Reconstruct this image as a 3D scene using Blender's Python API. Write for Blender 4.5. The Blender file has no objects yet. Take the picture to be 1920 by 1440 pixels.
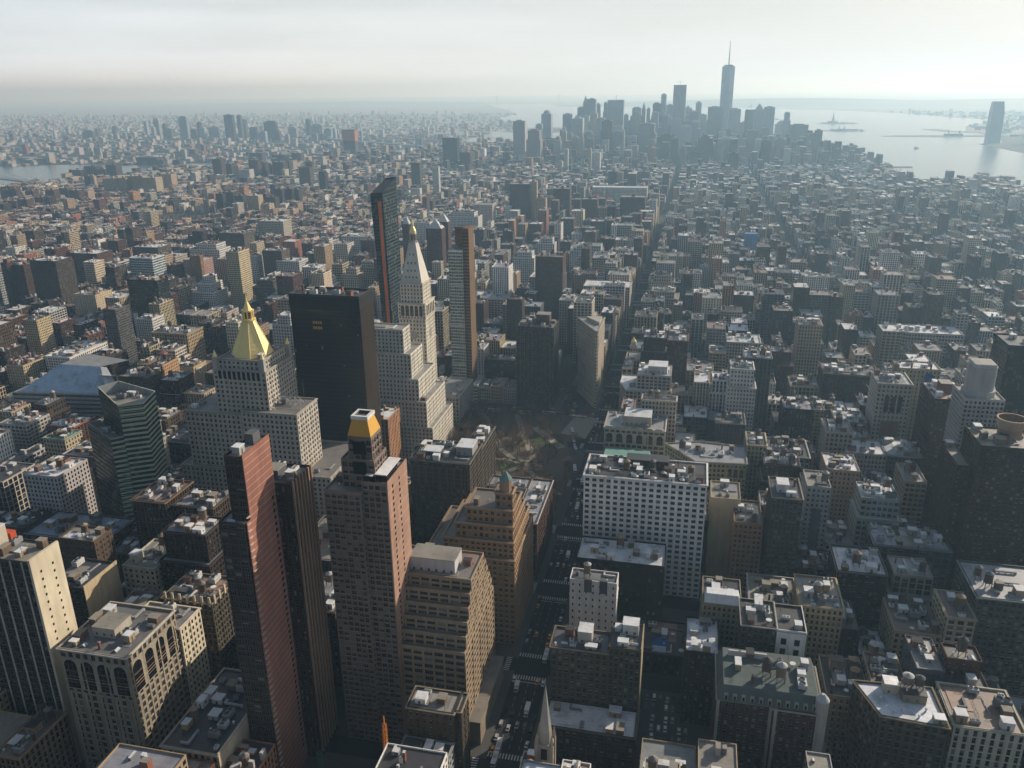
import bpy, math, random
import numpy as np
from mathutils import Matrix, Vector
R = random.Random(11)
S = bpy.context.scene
COL = S.collection
# ------------------------------------------------------------------ camera, sky, sun, exposure
YAW, PITCH, ROLL, FPX = -0.220359, 0.345584, -0.0116659, 1535.975
EYE = (4.9, 30.9, 321.5)
def pix_ray(px, py):
    u, v = px - 960, py - 720
    cr, sr = math.cos(ROLL), math.sin(ROLL)
    x, z = (u * cr + v * sr) / FPX, -(-u * sr + v * cr) / FPX
    y = math.cos(PITCH) + z * math.sin(PITCH)
    z = -math.sin(PITCH) + z * math.cos(PITCH)
    c, s = math.cos(YAW), math.sin(YAW)
    return Vector((x * c + y * s, -x * s + y * c, z))
_f = pix_ray(960, 720).normalized()
_r = (pix_ray(961, 720) - pix_ray(960, 720)).normalized()
_u = _r.cross(_f)
cam_data = bpy.data.cameras.new('camera')
cam = bpy.data.objects.new('camera', cam_data)
COL.objects.link(cam)
cam.matrix_world = Matrix(((_r.x, _u.x, -_f.x, EYE[0]), (_r.y, _u.y, -_f.y, EYE[1]), (_r.z, _u.z, -_f.z, EYE[2]), (0, 0, 0, 1)))
cam_data.sensor_width = 36
cam_data.lens = 36 * FPX / 1920
cam_data.clip_start = 1.0
cam_data.clip_end = 120000
S.camera = cam
def project(x, y, z):
    d = Vector((x - EYE[0], y - EYE[1], z - EYE[2]))
    w = d.dot(_f)
    if w < 1: return None
    return 960 + FPX * d.dot(_r) / w, 720 - FPX * d.dot(_u) / w, w

SUN_AZ, SUN_EL = math.radians(40), math.radians(25)   # clockwise from the +Y axis
wd = bpy.data.worlds.new('World'); S.world = wd; wd.use_nodes = True
nt = wd.node_tree; nt.nodes.clear()
wo = nt.nodes.new('ShaderNodeOutputWorld'); bg = nt.nodes.new('ShaderNodeBackground')
sky = nt.nodes.new('ShaderNodeTexSky'); sky.sky_type = 'NISHITA'; sky.sun_disc = False
sky.sun_elevation = SUN_EL; sky.sun_rotation = SUN_AZ
sky.altitude = 0; sky.air_density = 1.0; sky.dust_density = 1.5; sky.ozone_density = 1.0
bg.inputs['Strength'].default_value = 0.065
nt.links.new(sky.outputs[0], bg.inputs[0])
# thin milky overcast: dense towards the horizon, thinning overhead, brighter towards the sun
tc = nt.nodes.new('ShaderNodeTexCoord'); sp = nt.nodes.new('ShaderNodeSeparateXYZ'); nt.links.new(tc.outputs['Generated'], sp.inputs[0])
veil = nt.nodes.new('ShaderNodeBackground'); veil.inputs['Strength'].default_value = 1.22
dt = nt.nodes.new('ShaderNodeVectorMath'); dt.operation = 'DOT_PRODUCT'; nt.links.new(tc.outputs['Generated'], dt.inputs[0])
dt.inputs[1].default_value = (math.sin(SUN_AZ), math.cos(SUN_AZ), .1)
hf = nt.nodes.new('ShaderNodeMath'); hf.operation = 'MULTIPLY_ADD'; nt.links.new(dt.outputs['Value'], hf.inputs[0]); hf.inputs[1].default_value = .5; hf.inputs[2].default_value = .5
rp = nt.nodes.new('ShaderNodeValToRGB'); nt.links.new(hf.outputs[0], rp.inputs[0])
e = rp.color_ramp.elements; e[0].position = 0.0; e[0].color = (.20, .23, .28, 1); e[1].position = 1.0; e[1].color = (.64, .65, .65, 1)
e_ = e.new(.50); e_.color = (.69, .765, .84, 1); e_ = e.new(.70); e_.color = (.77, .81, .835, 1); e_ = e.new(.85); e_.color = (.68, .70, .71, 1)
nt.links.new(rp.outputs[0], veil.inputs[0])
mp = nt.nodes.new('ShaderNodeMapping'); mp.inputs['Scale'].default_value = (1.6, 1.6, 14); nt.links.new(tc.outputs['Generated'], mp.inputs[0])
cn = nt.nodes.new('ShaderNodeTexNoise'); cn.inputs['Scale'].default_value = 2.2; cn.inputs['Detail'].default_value = 6; nt.links.new(mp.outputs[0], cn.inputs[0])
mr = nt.nodes.new('ShaderNodeMapRange'); mr.inputs[1].default_value = .02; mr.inputs[2].default_value = .24; mr.inputs[3].default_value = .98; mr.inputs[4].default_value = .07
nt.links.new(sp.outputs[2], mr.inputs[0])
ad = nt.nodes.new('ShaderNodeMath'); ad.operation = 'MULTIPLY_ADD'; nt.links.new(cn.outputs[0], ad.inputs[0]); ad.inputs[1].default_value = .5; 
sb = nt.nodes.new('ShaderNodeMath'); sb.operation = 'SUBTRACT'; nt.links.new(mr.outputs[0], sb.inputs[0]); sb.inputs[1].default_value = .25; nt.links.new(sb.outputs[0], ad.inputs[2])
ad.use_clamp = True
wm = nt.nodes.new('ShaderNodeMixShader'); nt.links.new(ad.outputs[0], wm.inputs[0]); nt.links.new(bg.outputs[0], wm.inputs[1]); nt.links.new(veil.outputs[0], wm.inputs[2])
nt.links.new(wm.outputs[0], wo.inputs[0])
sd = bpy.data.lights.new('sun', 'SUN'); sd.energy = 5.0; sd.angle = math.radians(0.5); sd.color = (1.0, 0.89, 0.74)
sun = bpy.data.objects.new('sun', sd); COL.objects.link(sun)
_sd = Vector((math.sin(SUN_AZ) * math.cos(SUN_EL), math.cos(SUN_AZ) * math.cos(SUN_EL), math.sin(SUN_EL)))
sun.rotation_euler = _sd.to_track_quat('Z', 'Y').to_euler()
sun.location = (0, 0, 900)
S.view_settings.view_transform = 'Standard'; S.view_settings.look = 'None'
S.view_settings.exposure = 0.1; S.view_settings.gamma = 1.0
S.view_settings.use_curve_mapping = False
S.render.engine = 'CYCLES'
S.cycles.max_bounces = 5; S.cycles.diffuse_bounces = 2; S.cycles.glossy_bounces = 2
S.cycles.transmission_bounces = 2; S.cycles.volume_bounces = 1; S.cycles.transparent_max_bounces = 6
S.cycles.use_denoising = True
S.cycles.caustics_reflective = False; S.cycles.caustics_refractive = False
S.cycles.sample_clamp_indirect = 6

# ------------------------------------------------------------------ materials
def new_mat(name):
    m = bpy.data.materials.new(name); m.use_nodes = True
    n = m.node_tree.nodes; n.clear()
    o = n.new('ShaderNodeOutputMaterial'); b = n.new('ShaderNodeBsdfPrincipled')
    m.node_tree.links.new(b.outputs[0], o.inputs[0])
    return m, n, m.node_tree.links, b
def mth(n, l, op, a, b=None, c=None):
    k = n.new('ShaderNodeMath'); k.operation = op
    for i, v in enumerate((a, b, c)):
        if v is None: continue
        if isinstance(v, (int, float)): k.inputs[i].default_value = v
        else: l.new(v, k.inputs[i])
    return k.outputs[0]
def mixc(n, l, f, a, b, blend='MIX'):
    k = n.new('ShaderNodeMix'); k.data_type = 'RGBA'; k.blend_type = blend
    for s, v in ((k.inputs[0], f), (k.inputs[6], a), (k.inputs[7], b)):
        if isinstance(v, (int, float)): s.default_value = v
        elif isinstance(v, tuple): s.default_value = (*v, 1) if len(v) == 3 else v
        else: l.new(v, s)
    return k.outputs[2]
def attr(n, name):
    k = n.new('ShaderNodeAttribute'); k.attribute_name = name; return k
def noise(n, l, scale, vec=None, detail=4, rough=0.6):
    k = n.new('ShaderNodeTexNoise'); k.inputs['Scale'].default_value = scale
    k.inputs['Detail'].default_value = detail; k.inputs['Roughness'].default_value = rough
    if vec is not None: l.new(vec, k.inputs['Vector'])
    return k.outputs[0]
def stretched(n, l, sx, sy, sz):
    g = n.new('ShaderNodeNewGeometry'); m = n.new('ShaderNodeVectorMath'); m.operation = 'MULTIPLY'
    l.new(g.outputs['Position'], m.inputs[0]); m.inputs[1].default_value = (sx, sy, sz); return m.outputs[0]

def make_masonry():
    m, n, l, b = new_mat('masonry')
    c = attr(n, 'col').outputs['Color']
    a = noise(n, l, 1.0, stretched(n, l, .35, .35, .06), 5)
    f = noise(n, l, 1.0, stretched(n, l, .05, .05, .05), 3)
    g = mth(n, l, 'MULTIPLY_ADD', a, .7, .62)
    g = mth(n, l, 'MULTIPLY', g, mth(n, l, 'MULTIPLY_ADD', f, .5, .75))
    k = n.new('ShaderNodeCombineColor')
    for i in range(3): l.new(g, k.inputs[i])
    l.new(mixc(n, l, 1.0, c, k.outputs[0], 'MULTIPLY'), b.inputs['Base Color'])
    b.inputs['Roughness'].default_value = .85; b.inputs['Specular IOR Level'].default_value = .25
    return m
def make_roof():
    m, n, l, b = new_mat('roofing')
    c = attr(n, 'col').outputs['Color']
    a = noise(n, l, 1.0, stretched(n, l, .22, .22, .22), 6, .7)
    p = noise(n, l, 1.0, stretched(n, l, .11, .11, .11), 3, .7)
    g = mth(n, l, 'MULTIPLY_ADD', a, 1.3, .35)
    k = n.new('ShaderNodeCombineColor')
    for i in range(3): l.new(g, k.inputs[i])
    col = mixc(n, l, 1.0, c, k.outputs[0], 'MULTIPLY')
    pr_ = n.new('ShaderNodeMapRange'); pr_.interpolation_type = 'SMOOTHSTEP'; pr_.inputs[1].default_value = .48; pr_.inputs[2].default_value = .68; l.new(p, pr_.inputs[0]); patch = pr_.outputs[0]
    sx_ = n.new('ShaderNodeSeparateXYZ'); l.new(stretched(n, l, .42, .42, .42), sx_.inputs[0])
    seam = mth(n, l, 'LESS_THAN', mth(n, l, 'FRACT', sx_.outputs[1]), .07)
    col = mixc(n, l, mth(n, l, 'MULTIPLY', seam, .3), col, (.05, .05, .05))
    col = mixc(n, l, mth(n, l, 'MULTIPLY', patch, .5), col, (.06, .06, .065))
    l.new(col, b.inputs['Base Color'])
    l.new(mth(n, l, 'MULTIPLY_ADD', p, .5, .22), b.inputs['Roughness'])
    b.inputs['Specular IOR Level'].default_value = .5
    return m
def make_facade():
    m, n, l, b = new_mat('windowed_masonry')
    uv = n.new('ShaderNodeUVMap'); uv.uv_map = 'uv'
    sep = n.new('ShaderNodeSeparateXYZ'); l.new(uv.outputs[0], sep.inputs[0])
    u, v = sep.outputs[0], sep.outputs[1]
    w = attr(n, 'win'); ws = n.new('ShaderNodeSeparateColor'); l.new(w.outputs['Color'], ws.inputs[0])
    seed = w.outputs['Alpha']
    du = mth(n, l, 'ABSOLUTE', mth(n, l, 'SUBTRACT', mth(n, l, 'FRACT', u), .5))
    dv = mth(n, l, 'ABSOLUTE', mth(n, l, 'SUBTRACT', mth(n, l, 'FRACT', v), .5))
    mk = mth(n, l, 'MULTIPLY', mth(n, l, 'LESS_THAN', mth(n, l, 'MULTIPLY', du, 2), ws.outputs[0]),
             mth(n, l, 'LESS_THAN', mth(n, l, 'MULTIPLY', dv, 2), ws.outputs[1]))
    cv = n.new('ShaderNodeCombineXYZ')
    l.new(mth(n, l, 'FLOOR', u), cv.inputs[0]); l.new(mth(n, l, 'FLOOR', v), cv.inputs[1])
    l.new(mth(n, l, 'MULTIPLY', seed, 977.0), cv.inputs[2])
    wn = n.new('ShaderNodeTexWhiteNoise'); wn.noise_dimensions = '3D'; l.new(cv.outputs[0], wn.inputs[0])
    rnd = wn.outputs[0]
    blind = mth(n, l, 'LESS_THAN', rnd, ws.outputs[2])
    glass = mixc(n, l, blind, (.009, .012, .015), (.10, .098, .09))
    c = attr(n, 'col').outputs['Color']
    a = noise(n, l, 1.0, stretched(n, l, .3, .3, .05), 5)
    g = mth(n, l, 'MULTIPLY_ADD', a, .9, .55)
    k = n.new('ShaderNodeCombineColor')
    for i in range(3): l.new(g, k.inputs[i])
    wall = mixc(n, l, 1.0, c, k.outputs[0], 'MULTIPLY')
    l.new(mixc(n, l, mk, wall, glass), b.inputs['Base Color'])
    l.new(mth(n, l, 'MULTIPLY_ADD', mk, -.68, .86), b.inputs['Roughness'])
    l.new(mth(n, l, 'MULTIPLY_ADD', mk, .2, .2), b.inputs['Specular IOR Level'])
    bp = n.new('ShaderNodeBump'); bp.inputs['Strength'].default_value = .6; bp.inputs['Distance'].default_value = .25
    l.new(mth(n, l, 'SUBTRACT', 1.0, mk), bp.inputs['Height']); l.new(bp.outputs[0], b.inputs['Normal'])
    return m
def simple(name, col, rough=.7, metal=0.0, spec=.4, nz=0.0, nscale=.5):
    m, n, l, b = new_mat(name)
    b.inputs['Base Color'].default_value = (*col, 1); b.inputs['Roughness'].default_value = rough
    b.inputs['Metallic'].default_value = metal; b.inputs['Specular IOR Level'].default_value = spec
    if nz:
        a = noise(n, l, 1.0, stretched(n, l, nscale, nscale, nscale), 6, .65)
        g = mth(n, l, 'MULTIPLY_ADD', a, 2 * nz, 1 - nz)
        k = n.new('ShaderNodeCombineColor')
        for i in range(3): l.new(g, k.inputs[i])
        l.new(mixc(n, l, 1.0, col, k.outputs[0], 'MULTIPLY'), b.inputs['Base Color'])
    return m
def make_water():
    m, n, l, b = new_mat('harbour_water')
    b.inputs['Base Color'].default_value = (.10, .13, .14, 1)
    b.inputs['Roughness'].default_value = .2; b.inputs['Specular IOR Level'].default_value = .6
    a = noise(n, l, 1.0, stretched(n, l, .012, .004, .01), 8, .75)
    bp = n.new('ShaderNodeBump'); bp.inputs['Strength'].default_value = .5; bp.inputs['Distance'].default_value = 6.0
    l.new(a, bp.inputs['Height']); l.new(bp.outputs[0], b.inputs['Normal'])
    return m
MASON, ROOF, FACADE = make_masonry(), make_roof(), make_facade()
GLASS = simple('window_glass', (.009, .011, .014), .12, 0, .35)
BLIND = simple('window_blind', (.15, .145, .13), .5, 0, .4)
GOLD = simple('gilded_tile', (.90, .71, .29), .45, .25, .5, .12, 1.2)
GOLD2 = simple('ochre_metal', (.62, .34, .05), .5, .1, .4, .2, 1.0)
MATS = [MASON, ROOF, FACADE, GLASS, BLIND, GOLD, GOLD2]
MA, RO, FA, GL, BL, GO, G2 = range(7)

# ------------------------------------------------------------------ mesh building
NOWIN = (0, 0, 0, 0)
class MB:
    def __init__(s): s.v, s.n, s.c, s.w, s.u, s.m = [], [], [], [], [], []
    def poly(s, pts, col, mat=MA, uv=None, win=NOWIN):
        s.v.extend(pts); s.n.append(len(pts)); s.c.append(col); s.w.append(win); s.m.append(mat)
        s.u.extend(uv if uv else [(0.0, 0.0)] * len(pts))
    def box(s, x0, y0, z0, x1, y1, z1, col, mat=MA, bottom=False, topcol=None, topmat=None):
        p = [(x0, y0), (x1, y0), (x1, y1), (x0, y1)]
        for i in range(4):
            a, b = p[i], p[(i + 1) % 4]
            s.poly([(*a, z0), (*b, z0), (*b, z1), (*a, z1)], col, mat)
        s.poly([(*q, z1) for q in p], topcol or col, mat if topmat is None else topmat)
        if bottom: s.poly([(*q, z0) for q in reversed(p)], col, mat)
    def prism(s, pts, z0, z1, col, mat=MA, cap=True, pts2=None, bottom=False):
        q = pts2 or pts; k = len(pts)
        for i in range(k):
            j = (i + 1) % k
            s.poly([(*pts[i], z0), (*pts[j], z0), (*q[j], z1), (*q[i], z1)], col, mat)
        if cap: s.poly([(*a, z1) for a in q], col, mat)
        if bottom: s.poly([(*a, z0) for a in reversed(pts)], col, mat)
    def cyl(s, x, y, z0, z1, r, col, mat=MA, k=12, r2=None, cap=True):
        a = [(x + r * math.cos(2 * math.pi * i / k), y + r * math.sin(2 * math.pi * i / k)) for i in range(k)]
        r2 = r if r2 is None else r2
        if r2 < 1e-4:
            for i in range(k): s.poly([(*a[i], z0), (*a[(i + 1) % k], z0), (x, y, z1)], col, mat)
        else:
            b = [(x + r2 * math.cos(2 * math.pi * i / k), y + r2 * math.sin(2 * math.pi * i / k)) for i in range(k)]
            s.prism(a, z0, z1, col, mat, cap, b)
    def tube(s, p, q, r, col, mat=MA, k=4):
        p, q = Vector(p), Vector(q); d = (q - p).normalized()
        a = d.cross(Vector((0, 0, 1)) if abs(d.z) < .9 else Vector((1, 0, 0))).normalized(); b = d.cross(a)
        o = [(a * math.cos(2 * math.pi * (i + .5) / k) + b * math.sin(2 * math.pi * (i + .5) / k)) * r for i in range(k)]
        for i in range(k):
            j = (i + 1) % k
            s.poly([tuple(p + o[j]), tuple(p + o[i]), tuple(q + o[i]), tuple(q + o[j])], col, mat)
    def mesh(s, name, org=(0, 0, 0), mats=None):
        me = bpy.data.meshes.new(name)
        nv = len(s.v)
        v = np.array(s.v, dtype=np.float64).reshape(-1, 3) - np.array(org)
        n = np.array(s.n, dtype=np.int32)
        me.vertices.add(nv); me.vertices.foreach_set('co', v.astype(np.float32).ravel())
        me.loops.add(nv); me.loops.foreach_set('vertex_index', np.arange(nv, dtype=np.int32))
        me.polygons.add(len(n))
        st = np.zeros(len(n), dtype=np.int32); st[1:] = np.cumsum(n)[:-1]
        me.polygons.foreach_set('loop_start', st); me.polygons.foreach_set('loop_total', n)
        used = sorted(set(s.m)); idx = {k: i for i, k in enumerate(used)}
        for k in used: me.materials.append((mats or MATS)[k])
        me.polygons.foreach_set('material_index', np.array([idx[k] for k in s.m], dtype=np.int32))
        u = me.uv_layers.new(name='uv'); u.data.foreach_set('uv', np.array(s.u, dtype=np.float32).ravel())
        c = me.attributes.new('col', 'FLOAT_COLOR', 'CORNER')
        cc = np.ones((len(n), 4), dtype=np.float32); cc[:, :3] = np.array(s.c, dtype=np.float32)
        c.data.foreach_set('color', np.repeat(cc, n, axis=0).ravel())
        if any(k == FA for k in used):
            w = me.attributes.new('win', 'FLOAT_COLOR', 'CORNER')
            w.data.foreach_set('color', np.repeat(np.array(s.w, dtype=np.float32), n, axis=0).ravel())
        me.update(calc_edges=True)
        return me
    def build(s, name, parent=None, org=(0, 0, 0), mats=None, loc=None):
        o = bpy.data.objects.new(name, s.mesh(name, org, mats)); COL.objects.link(o)
        if parent is not None: o.parent = parent
        if loc is not None: o.location = loc
        return o
def put(mesh, name, parent=None, loc=(0, 0, 0), rz=0, sc=(1, 1, 1)):
    o = bpy.data.objects.new(name, mesh); COL.objects.link(o)
    o.parent = parent; o.location = loc; o.rotation_euler = (0, 0, rz); o.scale = sc
    return o
def thing(name, label, cat, loc=(0, 0, 0), group=None):
    o = bpy.data.objects.new(name, None); COL.objects.link(o); o.location = loc
    o.empty_display_size = 2
    o['label'] = label; o['category'] = cat
    if group: o['group'] = group
    return o
def tag(o, label, cat, group=None):
    o['label'] = label; o['category'] = cat
    if group: o['group'] = group
    return o
def struct(o, kind='structure'):
    o['kind'] = kind; return o
def inset(pts, t):
    k = len(pts); out = []
    for i in range(k):
        p, a, b = Vector(pts[i]), Vector(pts[i - 1]), Vector(pts[(i + 1) % k])
        d1 = (p - a).normalized(); d2 = (b - p).normalized()
        n1 = Vector((-d1.y, d1.x)); n2 = Vector((-d2.y, d2.x))
        m = n1 + n2
        if m.length < 1e-6: q = p + n1 * t
        else:
            m.normalize(); q = p + m * (t / max(.35, m.dot(n1)))
        out.append((q.x, q.y))
    return out
def rect(x0, y0, x1, y1): return [(x0, y0), (x1, y0), (x1, y1), (x0, y1)]
def octo(cx, cy, r):
    return [(cx + r * math.cos(math.pi / 8 + i * math.pi / 4), cy + r * math.sin(math.pi / 8 + i * math.pi / 4)) for i in range(8)]
# ------------------------------------------------------------------ palette
LIME = (.52, .48, .40); LIMEG = (.38, .37, .35); TAN = (.36, .27, .17); SAND = (.44, .36, .24); BROWN = (.17, .11, .07)
DBROWN = (.09, .06, .045); RED = (.27, .11, .07); DRED = (.17, .07, .05); ORANGE = (.36, .19, .09); WHITE = (.68, .67, .64)
GREY = (.28, .28, .28); DGREY = (.11, .115, .12); CONC = (.4, .38, .35); BUFF = (.38, .31, .21); CREAM = (.62, .54, .40); BLUEG = (.16, .22, .27)
TAR = (.045, .047, .05); SILV = (.66, .68, .7); GRAV = (.27, .25, .21); BEIGE = (.42, .38, .3); COPPER = (.16, .32, .27); PALE = (.4, .41, .42)
def sty(col, bay=3.6, fl=3.7, ww=.42, wh=.55, roof=TAR, cor=None, blind=.22, mull=1, spec=None):
    col = tuple(v * (.34 if max(col) < .3 else 1.0) for v in col)      # darker wall colours are scaled down, pale ones kept
    if ww < .7: ww *= 1.16
    if wh < .7: wh *= 1.14
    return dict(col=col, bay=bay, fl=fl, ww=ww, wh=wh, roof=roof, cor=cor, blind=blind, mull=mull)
def jit(c, a=.12):
    k = 1 + R.uniform(-a, a); return tuple(min(.9, max(.01, v * k * (1 + R.uniform(-.04, .04)))) for v in c)

# ------------------------------------------------------------------ shared rooftop and window meshes
def mesh_of(fn, name):
    mb = MB(); fn(mb); return mb.mesh(name)
def _tank(mb, wood, cone):
    for sx in (-1, 1):
        for sy in (-1, 1): mb.box(sx * 1.5 - .15, sy * 1.5 - .15, 0, sx * 1.5 + .15, sy * 1.5 + .15, 3.0, DGREY)
    mb.box(-2.0, -2.0, 2.7, 2.0, 2.0, 3.0, DGREY)
    mb.cyl(0, 0, 3.0, 7.4, 2.05, wood, k=14, r2=1.9)
    for z in (3.6, 4.6, 5.6, 6.6): mb.cyl(0, 0, z, z + .12, 2.1, DGREY, k=14, cap=False)
    mb.cyl(0, 0, 7.4, 8.9, 2.3, cone, k=14, r2=0)
    mb.tube((1.9, -.4, 0), (1.9, -.4, 7.2), .06, DGREY); mb.tube((1.9, .4, 0), (1.9, .4, 7.2), .06, DGREY)
TANKS = [mesh_of(lambda m, w=w, c=c: _tank(m, w, c), 'water_tank') for w, c in
         (((.16, .10, .06), (.3, .22, .15)), ((.1, .07, .05), (.18, .18, .18)), ((.24, .17, .11), (.4, .4, .4)), ((.13, .09, .06), (.08, .08, .08)))]
def _ac(mb, c):
    mb.box(-1.5, -1.0, .3, 1.5, 1.0, 1.9, c)
    for sx in (-1.3, 1.15):
        mb.box(sx, -.9, 0, sx + .15, .9, .3, DGREY)
    for fx in (-.7, .7):
        mb.cyl(fx, 0, 1.9, 2.12, .55, DGREY, k=10); mb.cyl(fx, 0, 2.12, 2.16, .2, c, k=6)
def _bulk(mb, c, t):
    mb.box(-2.2, -1.8, 0, 2.2, 1.8, 3.2, c); mb.box(-2.4, -2.0, 3.2, 2.4, 2.0, 3.45, t)
    mb.box(-.5, -1.86, 0, .5, -1.8, 2.1, DGREY); mb.box(2.2, -.6, 1.3, 2.25, .6, 2.3, DGREY)
def _vent(mb, c):
    mb.cyl(0, 0, 0, 1.2, .35, c, k=8); mb.cyl(0, 0, 1.2, 1.55, .6, c, k=8, r2=.3)
def _duct(mb, c):
    mb.box(-4, -.45, .5, 3.1, .45, 1.3, c); mb.box(3.1, -.45, 0, 4, .45, 1.3, c); mb.box(-4.0, .45, .5, -3.1, 3.0, 1.3, c)
    for x in (-2.5, 0, 2): mb.box(x, -.4, 0, x + .12, .4, .5, DGREY)
def _sky(mb, c):
    mb.box(-1.6, -1.1, 0, 1.6, 1.1, .4, c)
    for s in (-1, 1): mb.poly([(-1.6 if s < 0 else 1.6, -1.1 * -s, .4), (-1.6 if s > 0 else 1.6, -1.1 * -s, .4), (1.4 * s * -1, 0, 1.1), (1.4 * s, 0, 1.1)][::1], (.5, .55, .58))
    mb.box(-1.45, -.06, .9, 1.45, .06, 1.12, (.5, .52, .54))
def _chim(mb, c):
    mb.box(-.5, -.5, 0, .5, .5, 3.6, c); mb.box(-.6, -.6, 3.6, .6, .6, 3.85, GREY); mb.cyl(0, 0, 3.85, 4.4, .22, DRED, k=6)
def _cool(mb, c):
    mb.box(-2.6, -1.6, .8, 2.6, 1.6, 3.4, c)
    for x in (-2.4, 2.2):
        for y in (-1.4, 1.2): mb.box(x, y, 0, x + .2, y + .2, .8, DGREY)
    for x in (-1.3, 1.3): mb.cyl(x, 0, 3.4, 4.0, 1.1, GREY, k=12, r2=1.0, cap=False); mb.cyl(x, 0, 3.42, 3.5, 1.0, DGREY, k=12)
    for z in (1.3, 1.9, 2.5): mb.box(-2.63, -1.63, z, 2.63, 1.63, z + .12, DGREY)
def _mast(mb, c):
    mb.tube((0, 0, 0), (0, 0, 7), .09, DGREY)
    for z in (4, 5.5): mb.tube((-.8, 0, z), (.8, 0, z), .05, DGREY)
def _dish(mb, c):
    mb.cyl(0, 0, 0, .9, .15, DGREY, k=6); mb.cyl(0, 0, .9, 1.5, .2, c, k=12, r2=1.3, cap=False); mb.cyl(0, 0, 1.48, 1.5, 1.25, c, k=12)
UNITS = []
for c in ((.5, .52, .53), (.3, .3, .31), (.62, .62, .6), (.18, .18, .19)):
    UNITS += [('ac_unit', mesh_of(lambda m: _ac(m, c), 'ac_unit'), 1.8, 1.3), ('cooling_unit', mesh_of(lambda m: _cool(m, c), 'cooling_unit'), 2.8, 1.8),
              ('roof_duct', mesh_of(lambda m: _duct(m, c), 'roof_duct'), 4.2, 3.0)]
for c, t in ((TAN, SILV), (RED, TAR), (LIMEG, SILV), (WHITE, SILV), (BROWN, GRAV)):
    UNITS += [('stair_bulkhead', mesh_of(lambda m: _bulk(m, c, t), 'stair_bulkhead'), 2.5, 2.1)] * 2
def _pipe(mb, c):
    mb.tube((-5, 0, .4), (5, 0, .4), .14, c); mb.tube((5, 0, .4), (5, 2.2, .4), .14, c); mb.tube((-5, 0, 0), (-5, 0, .4), .14, c)
    for x in (-3, 0, 3): mb.box(x - .1, -.2, 0, x + .1, .2, .3, DGREY)
def _rail(mb, c):
    for x in range(-4, 5, 2): mb.tube((x, 0, 0), (x, 0, 1.2), .06, c)
    mb.tube((-4, 0, 1.2), (4, 0, 1.2), .06, c); mb.tube((-4, 0, .65), (4, 0, .65), .05, c)
UNITS += [('roof_pipe', mesh_of(lambda m: _pipe(m, PALE), 'roof_pipe'), 5.2, 1.3), ('roof_railing', mesh_of(lambda m: _rail(m, DGREY), 'roof_railing'), 4.1, .3)] * 2
UNITS += [('roof_vent', mesh_of(lambda m: _vent(m, SILV), 'roof_vent'), .7, .7), ('chimney', mesh_of(lambda m: _chim(m, DRED), 'chimney'), .7, .7),
          ('skylight', mesh_of(lambda m: _sky(m, GREY), 'skylight'), 1.7, 1.2), ('antenna_mast', mesh_of(lambda m: _mast(m, GREY), 'antenna_mast'), .8, .8),
          ('satellite_dish', mesh_of(lambda m: _dish(m, WHITE), 'satellite_dish'), 1.4, 1.4)]
_wc = {}
def win_mesh(w, h, variant, mull, fr):
    k = (round(w, 2), round(h, 2), variant, mull, fr)
    if k in _wc: return _wc[k]
    mb = MB(); t = .07
    def q(x0, z0, x1, z1, y, col, mat): mb.poly([(x0, y, z0), (x1, y, z0), (x1, y, z1), (x0, y, z1)], col, mat)
    split = {0: h, 1: h * .55, 2: 0.0, 3: h * .8}[variant]
    if split > 0: q(-w / 2, 0, w / 2, split, 0, fr, GL)
    if split < h: q(-w / 2, split, w / 2, h, 0, fr, BL)
    def bar(x0, z0, x1, z1): mb.box(x0, -.06, z0, x1, -.01, z1, fr, bottom=True)
    bar(-w / 2, 0, -w / 2 + t, h); bar(w / 2 - t, 0, w / 2, h); bar(-w / 2 + t, 0, w / 2 - t, t); bar(-w / 2 + t, h - t, w / 2 - t, h)
    bar(-w / 2 + t, h * .5 - t / 2, w / 2 - t, h * .5 + t / 2)
    for i in range(1, mull): x = -w / 2 + w * i / mull; bar(x - t * .7, t, x + t * .7, h - t)
    _wc[k] = mb.mesh('window'); return _wc[k]
FOOT = []            # footprints already taken (x0, y0, x1, y1)
EYEV = Vector(EYE)
def wall_uv(mb, p0, p1, z0, z1, st, seed, capz=1.4):
    L = math.hypot(p1[0] - p0[0], p1[1] - p0[1]); zt = max(z0 + .1, z1 - capz)
    nb = max(1, round(L / st['bay'])); nf = max(1, round((zt - z0) / st['fl']))
    mb.poly([(*p0, z0), (*p1, z0), (*p1, zt), (*p0, zt)], st['col'], FA, [(0, 0), (nb, 0), (nb, nf), (0, nf)], (st['ww'], st['wh'], st['blind'], seed))
    mb.poly([(*p0, zt), (*p1, zt), (*p1, z1), (*p0, z1)], st['col'], MA)
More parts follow.
